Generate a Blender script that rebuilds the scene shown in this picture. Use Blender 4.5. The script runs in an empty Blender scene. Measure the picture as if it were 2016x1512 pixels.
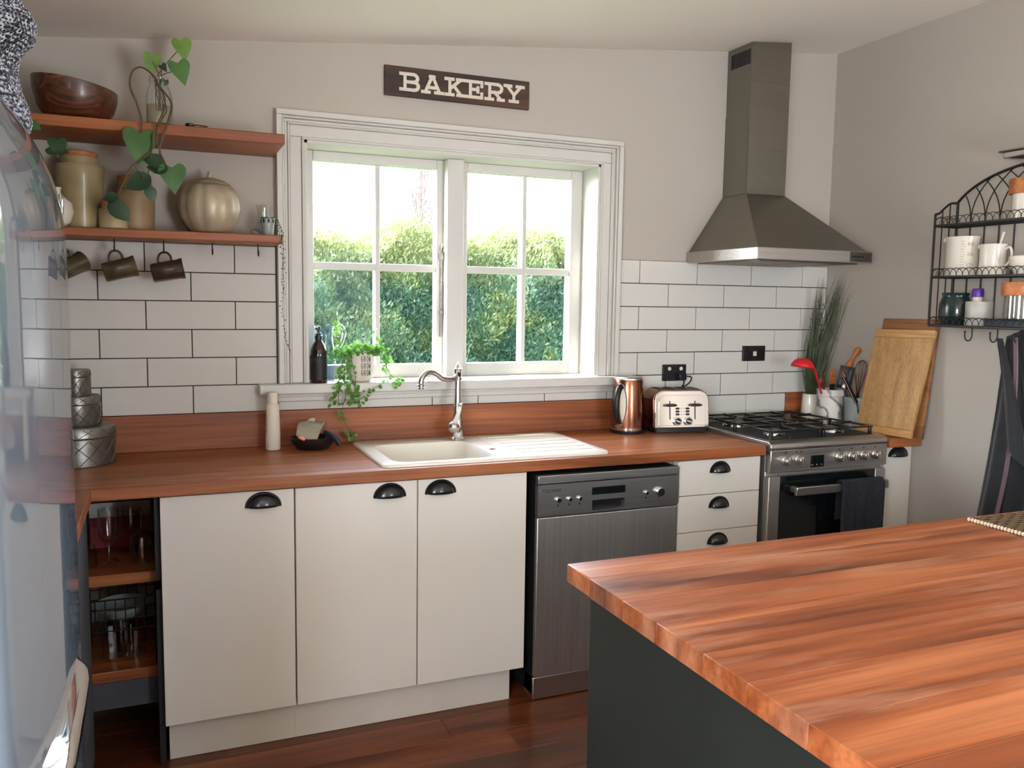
import bpy, bmesh, math, random
from math import sin, cos, pi, radians
from mathutils import Vector, Matrix
random.seed(7)
scene = bpy.context.scene
COL = scene.collection

# ---------------------------------------------------------------- camera
CAM = Vector((0.19475, -3.29365, 1.46370)); FPX = 1670.01
YAW, PIT, ROL = 0.394346, -0.098799, 0.014908
FW = Vector((sin(YAW)*cos(PIT), cos(YAW)*cos(PIT), sin(PIT)))
_rt = Vector((cos(YAW), -sin(YAW), 0)); _up = _rt.cross(FW)
RT = _rt*cos(ROL) + _up*sin(ROL); UP = -_rt*sin(ROL) + _up*cos(ROL)
cd = bpy.data.cameras.new('camera'); cam = bpy.data.objects.new('camera', cd); COL.objects.link(cam)
cd.sensor_width = 36; cd.lens = FPX/2016*36; cd.clip_start = 0.02; cd.clip_end = 300
cam.matrix_world = Matrix(((RT.x, UP.x, -FW.x, CAM.x), (RT.y, UP.y, -FW.y, CAM.y), (RT.z, UP.z, -FW.z, CAM.z), (0, 0, 0, 1)))
scene.camera = cam

def at(px, py, y):
    """photo pixel -> point of the place on the plane at that depth y"""
    d = FW + RT*((px-1008)/FPX) - UP*((py-756)/FPX)
    return CAM + d*((y-CAM.y)/d.y)
def atx(px, py, x):
    d = FW + RT*((px-1008)/FPX) - UP*((py-756)/FPX)
    return CAM + d*((x-CAM.x)/d.x)

# ---------------------------------------------------------------- world, sun, exposure
w = bpy.data.worlds.new('sky'); scene.world = w; w.use_nodes = True
nt = w.node_tree; bg = nt.nodes['Background']
sky = nt.nodes.new('ShaderNodeTexSky'); sky.sky_type = 'NISHITA'; sky.sun_disc = False
sky.sun_elevation = radians(43); sky.sun_rotation = radians(-80); sky.altitude = 50
sky.air_density = 1.0; sky.dust_density = 3.0; sky.ozone_density = 1.0
skm = nt.nodes.new('ShaderNodeMix'); skm.data_type = 'RGBA'; skm.inputs[0].default_value = 0.55
skm.inputs[7].default_value = (6.0, 6.6, 7.6, 1)      # thin bright haze over the whole sky
nt.links.new(sky.outputs[0], skm.inputs[6]); nt.links.new(skm.outputs[2], bg.inputs[0]); bg.inputs[1].default_value = 6.0

SUN_DIR = Vector((0.74, -0.29, -1.0)).normalized()
sd = bpy.data.lights.new('sun', 'SUN'); sun = bpy.data.objects.new('sun', sd); COL.objects.link(sun)
sd.energy = 52.0; sd.color = (1.0, 0.95, 0.86); sd.angle = radians(0.6)
sun.rotation_euler = SUN_DIR.to_track_quat('-Z', 'Y').to_euler(); sun.location = (-6, 2, 6)

# fill lamps added at the unseen rear door and side window to brighten the room
def fill_lamp(name, loc, look, sx, sy, watts, col):
    a = bpy.data.lights.new(name, 'AREA'); a.shape = 'RECTANGLE'; a.size = sx; a.size_y = sy; a.energy = watts; a.color = col
    o = bpy.data.objects.new(name, a); COL.objects.link(o); o.location = loc; o.rotation_euler = Vector(look).to_track_quat('-Z', 'Y').to_euler(); return o
fill_lamp('door_fill', (1.95, -5.12, .8), (-.15, 1, 2.4), .85, 1.4, 100, (1.0, .96, .88))
fill_lamp('side_window_fill', (-.74, -3.85, 1.4), (1, .45, .25), 1.2, 1.1, 84, (1.0, .985, .94))

vs = scene.view_settings
vs.view_transform = 'Standard'; vs.look = 'None'; vs.gamma = 1.0; vs.use_curve_mapping = False
vs.exposure = -0.53
scene.cycles.max_bounces = 10; scene.cycles.diffuse_bounces = 5; scene.cycles.glossy_bounces = 5
scene.cycles.transmission_bounces = 8; scene.cycles.transparent_max_bounces = 16
scene.cycles.caustics_reflective = False; scene.cycles.caustics_refractive = False
scene.cycles.sample_clamp_indirect = 6.0; scene.cycles.use_denoising = True

# ---------------------------------------------------------------- materials
def lin(c):
    return tuple((v/12.92 if v <= .04045 else ((v+.055)/1.055)**2.4) for v in c)
def rgb(r, g, b):
    return lin((r/255, g/255, b/255)) + (1.0,)
class NT:
    def __init__(s, name):
        s.m = bpy.data.materials.new(name); s.m.use_nodes = True; s.t = s.m.node_tree
        s.b = s.t.nodes['Principled BSDF']; s.out = s.t.nodes['Material Output']
    def n(s, kind, **kw):
        o = s.t.nodes.new('ShaderNode'+kind)
        for k, v in kw.items(): setattr(o, k, v)
        return o
    def l(s, a, b): s.t.links.new(a, b)
    def val(s, sock, v): s.b.inputs[sock].default_value = v
def bump(q, h, strength, dist=0.002):
    b = q.n('Bump'); b.inputs['Strength'].default_value = strength; b.inputs['Distance'].default_value = dist
    q.l(h, b.inputs['Height']); q.l(b.outputs[0], q.b.inputs['Normal']); return b
def ramp(q, fac, stops):
    r = q.n('ValToRGB'); e = r.color_ramp.elements
    while len(e) < len(stops): e.new(0.5)
    for k, (p, c) in enumerate(stops): e[k].position = p; e[k].color = c
    q.l(fac, r.inputs[0]); return r
def plain(name, col, rough=.5, metal=0, spec=.5, coat=0, var=.06, scale=12, bmp=0, trans=0, ior=1.45, bscale=None, sheen=0):
    """base colour with a faint procedural mottling and optional fine relief"""
    q = NT(name); tc = q.n('TexCoord'); nz = q.n('TexNoise'); nz.inputs['Scale'].default_value = scale; nz.inputs['Detail'].default_value = 4
    q.l(tc.outputs['Object'], nz.inputs['Vector'])
    lo = tuple(max(0, c*(1-var)) for c in col[:3])+(1,); hi = tuple(min(1, c*(1+var)) for c in col[:3])+(1,)
    r = ramp(q, nz.outputs['Fac'], [(.3, lo), (.7, hi)]); q.l(r.outputs[0], q.b.inputs['Base Color'])
    q.val('Roughness', rough); q.val('Metallic', metal); q.val('Specular IOR Level', spec); q.val('Coat Weight', coat); q.val('IOR', ior)
    if sheen: q.val('Sheen Weight', sheen)
    if trans: q.val('Transmission Weight', trans)
    if bmp:
        n2 = q.n('TexNoise'); n2.inputs['Scale'].default_value = bscale or scale*6; n2.inputs['Detail'].default_value = 3
        q.l(tc.outputs['Object'], n2.inputs['Vector']); bump(q, n2.outputs['Fac'], bmp)
    return q.m
def wood(name, dark, mid, light, axis='x', rough=.4, scale=1.0, spread=.45, coat=.0, wear=None, figure=1.0):
    """long grain along one axis; every stave or plank shifts and tints by its own random value"""
    q = NT(name); tc = q.n('TexCoord'); oi = q.n('ObjectInfo')
    off = q.n('VectorMath', operation='SCALE'); cmb = q.n('CombineXYZ')
    for k in range(3): cmb.inputs[k].default_value = (17.3, 9.1, 23.7)[k]
    q.l(cmb.outputs[0], off.inputs[0]); q.l(oi.outputs['Random'], off.inputs['Scale'])
    add = q.n('VectorMath', operation='ADD'); q.l(tc.outputs['Object'], add.inputs[0]); q.l(off.outputs[0], add.inputs[1])
    mp = q.n('Mapping'); lo, hi = 1.1*scale, 13*scale
    mp.inputs['Scale'].default_value = {'x': (lo, hi, hi), 'y': (hi, lo, hi), 'z': (hi, hi, lo)}[axis]
    q.l(add.outputs[0], mp.inputs[0])
    n1 = q.n('TexNoise'); n1.inputs['Scale'].default_value = 1.0; n1.inputs['Detail'].default_value = 6; n1.inputs['Distortion'].default_value = 1.1*figure
    q.l(mp.outputs[0], n1.inputs['Vector'])
    r = ramp(q, n1.outputs['Fac'], [(.30, dark), (.5, mid), (.72, light)])
    mp2 = q.n('Mapping'); mp2.inputs['Scale'].default_value = {'x': (3*scale, 140*scale, 140*scale), 'y': (140*scale, 3*scale, 140*scale), 'z': (140*scale, 140*scale, 3*scale)}[axis]
    q.l(add.outputs[0], mp2.inputs[0]); n2 = q.n('TexNoise'); n2.inputs['Scale'].default_value = 1; n2.inputs['Detail'].default_value = 3
    q.l(mp2.outputs[0], n2.inputs['Vector'])
    mul = q.n('Mix'); mul.data_type = 'RGBA'; mul.blend_type = 'MULTIPLY'; mul.inputs[0].default_value = .55
    r2 = ramp(q, n2.outputs['Fac'], [(.35, (.45, .42, .40, 1)), (.6, (1, 1, 1, 1))])
    q.l(r.outputs[0], mul.inputs[6]); q.l(r2.outputs[0], mul.inputs[7])
    hsv = q.n('HueSaturation'); q.l(mul.outputs[2], hsv.inputs['Color'])
    mr = q.n('MapRange'); mr.inputs['To Min'].default_value = 1-spread; mr.inputs['To Max'].default_value = 1+spread; q.l(oi.outputs['Random'], mr.inputs[0]); q.l(mr.outputs[0], hsv.inputs['Value'])
    src = hsv.outputs[0]
    if wear:
        n3 = q.n('TexNoise'); n3.inputs['Scale'].default_value = 3.0; n3.inputs['Detail'].default_value = 8; n3.inputs['Roughness'].default_value = .65
        mp3 = q.n('Mapping'); mp3.inputs['Scale'].default_value = (.55, 3.6, 1); q.l(tc.outputs['Object'], mp3.inputs[0]); q.l(mp3.outputs[0], n3.inputs['Vector'])
        rw = ramp(q, n3.outputs['Fac'], [(.52, (0, 0, 0, 1)), (.68, (1, 1, 1, 1))])
        wm = q.n('Mix'); wm.data_type = 'RGBA'; fm = q.n('Math', operation='MULTIPLY'); fm.inputs[1].default_value = wear[3]
        q.l(rw.outputs[0], fm.inputs[0]); q.l(fm.outputs[0], wm.inputs[0]); q.l(src, wm.inputs[6]); wm.inputs[7].default_value = wear[:3]+(1,); src = wm.outputs[2]
    q.l(src, q.b.inputs['Base Color'])
    rr = q.n('MapRange'); rr.inputs['To Min'].default_value = rough*.8; rr.inputs['To Max'].default_value = rough*1.25; q.l(n1.outputs['Fac'], rr.inputs[0]); q.l(rr.outputs[0], q.b.inputs['Roughness'])
    q.val('Coat Weight', coat); q.val('Coat Roughness', .15); bump(q, n2.outputs['Fac'], .12, .001)
    return q.m
def steel(name, col, rough=.3, axis='x', stretch=90, amount=.18):
    q = NT(name); tc = q.n('TexCoord'); mp = q.n('Mapping')
    mp.inputs['Scale'].default_value = {'x': (1.5, stretch, stretch*4), 'z': (stretch*4, stretch, 1.5)}[axis]
    q.l(tc.outputs['Object'], mp.inputs[0]); nz = q.n('TexNoise'); nz.inputs['Scale'].default_value = 1; nz.inputs['Detail'].default_value = 4; q.l(mp.outputs[0], nz.inputs['Vector'])
    lo = tuple(c*(1-amount) for c in col[:3])+(1,); hi = tuple(min(1, c*(1+amount)) for c in col[:3])+(1,)
    r = ramp(q, nz.outputs['Fac'], [(.3, lo), (.7, hi)]); q.l(r.outputs[0], q.b.inputs['Base Color'])
    q.val('Metallic', 1.0); rr = q.n('MapRange'); rr.inputs['To Min'].default_value = rough*.8; rr.inputs['To Max'].default_value = rough*1.2
    q.l(nz.outputs['Fac'], rr.inputs[0]); q.l(rr.outputs[0], q.b.inputs['Roughness']); q.val('Anisotropic', .5)
    return q.m
def thin_glass(name, tint=(1, 1, 1, 1), refl=1.0, rough=0.0):
    """clear sheet glass: lets light through unbent, mirrors by its Fresnel factor"""
    q = NT(name); q.t.nodes.remove(q.b)
    tr = q.n('BsdfTransparent'); tr.inputs[0].default_value = tint; gl = q.n('BsdfGlossy'); gl.inputs['Roughness'].default_value = rough
    fr = q.n('LayerWeight'); fr.inputs[0].default_value = .5; pw = q.n('Math', operation='POWER'); pw.inputs[1].default_value = 4.0; q.l(fr.outputs['Facing'], pw.inputs[0])
    ad = q.n('Math', operation='MULTIPLY_ADD'); ad.inputs[1].default_value = .8; ad.inputs[2].default_value = .04; q.l(pw.outputs[0], ad.inputs[0])
    mu = q.n('Math', operation='MULTIPLY'); mu.inputs[1].default_value = refl; mu.use_clamp = True; q.l(ad.outputs[0], mu.inputs[0])
    nz = q.n('TexNoise'); nz.inputs['Scale'].default_value = 3; tcn = q.n('TexCoord'); q.l(tcn.outputs['Object'], nz.inputs['Vector'])
    bp = q.n('Bump'); bp.inputs['Strength'].default_value = .02; q.l(nz.outputs['Fac'], bp.inputs['Height']); q.l(bp.outputs[0], gl.inputs['Normal'])
    mx = q.n('MixShader'); q.l(mu.outputs[0], mx.inputs[0]); q.l(tr.outputs[0], mx.inputs[1]); q.l(gl.outputs[0], mx.inputs[2]); q.l(mx.outputs[0], q.out.inputs[0])
    return q.m
def leafy(name, a, b, transl=.35, rough=.45, vein=True):
    q = NT(name); tc = q.n('TexCoord'); nz = q.n('TexNoise'); nz.inputs['Scale'].default_value = 14; nz.inputs['Detail'].default_value = 5
    q.l(tc.outputs['Object'], nz.inputs['Vector']); r = ramp(q, nz.outputs['Fac'], [(.3, a), (.7, b)])
    q.l(r.outputs[0], q.b.inputs['Base Color']); q.val('Roughness', rough)
    tl = q.n('BsdfTranslucent'); q.l(r.outputs[0], tl.inputs[0]); mx = q.n('MixShader'); mx.inputs[0].default_value = transl
    q.l(q.b.outputs[0], mx.inputs[1]); q.l(tl.outputs[0], mx.inputs[2]); q.l(mx.outputs[0], q.out.inputs[0])
    return q.m

M = {}
M['wall'] = plain('wall_paint', rgb(181, 174, 164), .75, var=.015, scale=1.2, bmp=.05, bscale=120)
M['ceiling'] = plain('ceiling_paint', rgb(247, 243, 234), .8, var=.012, scale=.8)
M['tile'] = plain('tile_glaze', rgb(211, 209, 203), .12, spec=.5, var=.012, scale=5, bmp=.015, bscale=9)
M['grout'] = plain('dark_grout', rgb(44, 42, 43), .9, var=.2, scale=40)
M['trim'] = plain('white_gloss_paint', rgb(206, 204, 198), .35, var=.02, scale=7, bmp=.03, bscale=40)
M['cabinet'] = plain('cabinet_laminate', rgb(226, 219, 208), .45, var=.012, scale=2.5)
M['kick'] = plain('kickboard_paint', rgb(214, 206, 194), .6, var=.05, scale=6)
M['carcass'] = plain('carcass_board', rgb(206, 198, 186), .6, var=.03, scale=6)
M['black'] = plain('black_enamel', rgb(24, 24, 25), .28, var=.1, scale=30, coat=.3)
M['black_matt'] = plain('black_matt', rgb(20, 20, 22), .6, var=.15, scale=30)
M['black_plastic'] = plain('black_plastic', rgb(22, 23, 26), .35, var=.1, scale=30)
M['iron'] = plain('black_wire', rgb(26, 24, 24), .45, metal=.2, var=.15, scale=40)
M['counter'] = wood('counter_timber', rgb(100, 50, 23), rgb(148, 82, 42), rgb(178, 108, 60), 'x', .38, .8, .10, wear=rgb(160, 116, 84)[:3]+(.35,))
M['island'] = wood('island_timber', rgb(98, 44, 22), rgb(158, 84, 44), rgb(200, 124, 78), 'x', .34, .62, .07, wear=rgb(206, 150, 118)[:3]+(.5,))
M['upstand'] = wood('upstand_timber', rgb(112, 58, 28), rgb(146, 80, 42), rgb(172, 100, 56), 'x', .5, .6, .05, figure=1.6)
M['shelf'] = wood('shelf_timber', rgb(112, 54, 22), rgb(150, 80, 34), rgb(176, 104, 48), 'x', .42, .6, .05)
M['floor'] = wood('floor_timber', rgb(72, 34, 19), rgb(106, 54, 30), rgb(138, 78, 46), 'x', .3, .6, .3)
M['bamboo'] = wood('bamboo_board', rgb(172, 128, 80), rgb(190, 146, 94), rgb(204, 162, 110), 'z', .5, 2.6, .04, figure=.3)
M['darkboard'] = wood('dark_board', rgb(104, 66, 34), rgb(138, 90, 50), rgb(158, 108, 62), 'y', .5, 1.2, .04)
M['lidwood'] = wood('lid_wood', rgb(150, 82, 40), rgb(186, 112, 60), rgb(206, 134, 78), 'x', .45, 2, .05)
M['walnut'] = wood('bowl_walnut', rgb(50, 28, 19), rgb(90, 52, 33), rgb(132, 80, 52), 'x', .35, 1.6, .05, coat=.2, figure=2.2)
M['signwood'] = wood('sign_wood', rgb(44, 30, 26), rgb(70, 48, 40), rgb(92, 64, 52), 'x', .7, 1.5, .04)
M['signpaint'] = plain('sign_paint', rgb(214, 206, 192), .7, var=.08, scale=60)
M['steel'] = steel('brushed_steel', rgb(200, 196, 192), .36, 'x')
M['steel_v'] = steel('brushed_steel_door', rgb(208, 202, 197), .46, 'z')
M['hood'] = steel('hood_steel', rgb(142, 138, 130), .34, 'x', 60, .08)
M['chrome'] = plain('chrome', (.82, .82, .84, 1), .06, metal=1, var=.02)
M['darkmetal'] = plain('aged_metal', rgb(120, 116, 110), .35, metal=.9, var=.2, scale=30)
M['pewter'] = plain('embossed_tin', rgb(126, 124, 120), .34, metal=.85, var=.2, scale=24, bmp=.2, bscale=160)
M['copper'] = steel('copper_shell', rgb(146, 98, 76), .2, 'z', 60, .08)
M['blackglass'] = plain('oven_glass', (.006, .007, .008, 1), .03, spec=.8, var=.1)
M['sink'] = plain('sink_composite', rgb(232, 226, 212), .28, var=.01, scale=30)
M['white_ceramic'] = plain('white_ceramic', rgb(226, 220, 208), .2, var=.02, scale=10, coat=.3)
M['stoneware'] = plain('stoneware', rgb(158, 142, 104), .35, var=.14, scale=9, coat=.2)
M['stoneware_pale'] = plain('stoneware_pale', rgb(176, 160, 124), .4, var=.1, scale=9, coat=.15)
M['stoneware_tan'] = plain('stoneware_tan', rgb(150, 124, 92), .45, var=.1, scale=9)
M['mug_green'] = plain('mug_glaze', rgb(74, 66, 46), .18, var=.35, scale=14, coat=.4)
M['mug_brown'] = plain('mug_brown_glaze', rgb(60, 46, 38), .2, var=.2, scale=14, coat=.4)
M['pumpkin'] = plain('pumpkin_metal', rgb(182, 170, 144), .42, metal=.25, var=.16, scale=16, bmp=.25, bscale=70)
M['red'] = plain('red_silicone', rgb(205, 34, 38), .4, var=.05)
M['navy'] = plain('navy_nylon', rgb(28, 36, 46), .45, var=.1)
M['grey_ceramic'] = plain('grey_green_ceramic', rgb(150, 160, 158), .3, var=.04)
M['dark_green'] = plain('dark_green_glaze', rgb(26, 44, 42), .2, var=.25, scale=14, coat=.4)
M['grey_stone'] = plain('grey_crackle', rgb(172, 170, 162), .45, var=.15, scale=20)
M['purple'] = plain('purple_plastic', rgb(84, 40, 150), .35, var=.05)
M['slate'] = plain('slate', rgb(48, 50, 56), .6, var=.1)
M['teal'] = plain('teal_glaze', rgb(70, 130, 132), .3, var=.05)
M['green_black'] = plain('island_paint', rgb(38, 42, 38), .5, var=.12, scale=5, bmp=.06, bscale=60)
M['fridge'] = plain('fridge_enamel', rgb(128, 142, 156), .025, spec=.6, var=.01, coat=.4)
M['apron'] = plain('apron_cloth', rgb(30, 32, 36), .85, var=.15, scale=30, bmp=.2, bscale=300, sheen=.2)
M['mauve'] = plain('mauve_cloth', rgb(120, 98, 104), .85, var=.1, scale=30, bmp=.2, bscale=300)
M['towel'] = plain('towel_cloth', rgb(38, 41, 48), .95, var=.2, scale=60, bmp=.5, bscale=420)
M['white_plastic'] = plain('white_plastic', rgb(224, 216, 200), .4, var=.02)
M['cloth_grey'] = plain('sponge_cloth', rgb(150, 142, 126), .95, var=.15, scale=40, bmp=.4, bscale=260)
M['orange_brush'] = plain('orange_plastic', rgb(236, 150, 112), .5, var=.05)
M['bristle'] = plain('bristle', rgb(206, 188, 164), .8, var=.1)
M['amber'] = plain('amber_bottle', rgb(40, 16, 18), .1, var=.1, coat=.6)
M['bottle_label'] = plain('bottle_label', rgb(24, 26, 32), .5, var=.05)
M['print_white'] = plain('print_white', rgb(214, 212, 208), .6, var=.02)
M['print_black'] = plain('print_black', rgb(26, 26, 28), .6, var=.05)
M['print_grey'] = plain('print_grey', rgb(96, 92, 90), .6, var=.05)
M['glass'] = thin_glass('window_glass', (.985, .99, .99, 1), .06)
M['clear'] = thin_glass('clear_glass', (.97, .98, .98, 1), 1.9, .03)
M['ribbed'] = thin_glass('frosted_glass', (.86, .93, .98, 1), 1.6, .12)
M['water'] = thin_glass('cloudy_water', (.92, .88, .78, 1), .8, .05)
M['leaf_lime'] = leafy('leaf_lime', rgb(96, 140, 52), rgb(138, 176, 78), .4)
M['leaf_mid'] = leafy('leaf_mid', rgb(60, 104, 48), rgb(92, 138, 66), .35)
M['leaf_dark'] = leafy('leaf_dark', rgb(18, 48, 26), rgb(36, 74, 36), .15, .3)
M['leaf_fig'] = leafy('leaf_fig', rgb(80, 132, 58), rgb(140, 188, 92), .5)
M['pearl'] = leafy('pearl_leaf', rgb(44, 78, 44), rgb(84, 120, 70), .1)
M['grass_blade'] = leafy('grass_blade', rgb(30, 46, 28), rgb(78, 84, 46), .15)
M['stem'] = plain('stem', rgb(92, 76, 52), .6, var=.2, scale=40)
M['soil'] = plain('soil', rgb(40, 30, 24), .95, var=.3, scale=60, bmp=.5, bscale=200)
M['cord'] = plain('black_cord', rgb(18, 18, 20), .5, var=.05)
M['redbox'] = plain('red_card', rgb(120, 24, 30), .6, var=.05)
M['whitebox'] = plain('white_card', rgb(190, 188, 184), .6, var=.03)
M['lawn'] = plain('lawn', rgb(58, 74, 42), .9, var=.25, scale=6)
M['bark'] = plain('bark', rgb(100, 87, 80), .9, var=.2, scale=8)
M['shadow_grey'] = plain('shade_grey', rgb(62, 64, 70), .7, var=.08)  # dark tone puts the shade under the bench into the colour
M['steelmark'] = plain('panel_mark', rgb(40, 40, 42), .6)

def marble():
    q = NT('grey_veined_marble'); tc = q.n('TexCoord'); nz = q.n('TexNoise'); nz.inputs['Scale'].default_value = 9; nz.inputs['Detail'].default_value = 5
    q.l(tc.outputs['Object'], nz.inputs['Vector']); mp = q.n('Mapping'); mp.inputs['Rotation'].default_value = (0, .6, .5); q.l(tc.outputs['Object'], mp.inputs[0])
    wv = q.n('TexWave'); wv.inputs['Scale'].default_value = 4; wv.inputs['Distortion'].default_value = 9; wv.inputs['Detail'].default_value = 3; wv.inputs['Detail Scale'].default_value = 2
    q.l(mp.outputs[0], wv.inputs['Vector']); r = ramp(q, wv.outputs['Fac'], [(0, rgb(112, 110, 116)), (.10, rgb(190, 186, 184)), (.3, rgb(218, 213, 206))])
    q.l(r.outputs[0], q.b.inputs['Base Color']); q.val('Roughness', .35); return q.m
M['marble'] = marble()
def knit_mat():
    q = NT('heather_knit'); tc = q.n('TexCoord'); nz = q.n('TexNoise'); nz.inputs['Scale'].default_value = 150; nz.inputs['Detail'].default_value = 1
    q.l(tc.outputs['Object'], nz.inputs['Vector']); r = ramp(q, nz.outputs['Fac'], [(.38, rgb(34, 32, 38)), (.5, rgb(110, 114, 126)), (.62, rgb(206, 212, 224))])
    q.l(r.outputs[0], q.b.inputs['Base Color']); q.val('Roughness', .9); q.val('Sheen Weight', .3); return q.m
M['knit'] = knit_mat()
def woven():
    q = NT('woven_seagrass'); tc = q.n('TexCoord'); wv = q.n('TexWave'); wv.inputs['Scale'].default_value = 60; wv.inputs['Distortion'].default_value = 3; q.l(tc.outputs['Object'], wv.inputs['Vector'])
    r = ramp(q, wv.outputs['Fac'], [(.1, rgb(44, 33, 24)), (.5, rgb(84, 66, 44)), (.9, rgb(132, 108, 76))]); q.l(r.outputs[0], q.b.inputs['Base Color']); q.val('Roughness', .7); return q.m
M['woven'] = woven()
def hedge_leaf():
    """random leaf greens, with the sunlit paler yellow-green top painted in by height"""
    q = NT('hedge_leaf'); geo = q.n('TexCoord'); nz = q.n('TexNoise'); nz.inputs['Scale'].default_value = 2.2; nz.inputs['Detail'].default_value = 6
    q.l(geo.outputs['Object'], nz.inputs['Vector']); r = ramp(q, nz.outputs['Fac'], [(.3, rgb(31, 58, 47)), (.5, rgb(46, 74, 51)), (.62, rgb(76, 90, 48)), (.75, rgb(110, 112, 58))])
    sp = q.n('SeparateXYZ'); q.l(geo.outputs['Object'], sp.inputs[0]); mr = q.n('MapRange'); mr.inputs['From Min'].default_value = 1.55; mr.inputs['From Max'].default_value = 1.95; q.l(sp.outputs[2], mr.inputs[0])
    mx0 = q.n('Mix'); mx0.data_type = 'RGBA'; q.l(mr.outputs[0], mx0.inputs[0]); q.l(r.outputs[0], mx0.inputs[6]); mx0.inputs[7].default_value = rgb(98, 106, 62)  # sun on the hedge top is mixed into the leaf colour
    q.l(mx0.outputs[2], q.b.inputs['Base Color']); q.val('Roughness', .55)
    tl = q.n('BsdfTranslucent'); q.l(mx0.outputs[2], tl.inputs[0]); mx = q.n('MixShader'); mx.inputs[0].default_value = .35
    q.l(q.b.outputs[0], mx.inputs[1]); q.l(tl.outputs[0], mx.inputs[2]); q.l(mx.outputs[0], q.out.inputs[0]); return q.m
M['hedge'] = hedge_leaf()

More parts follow.
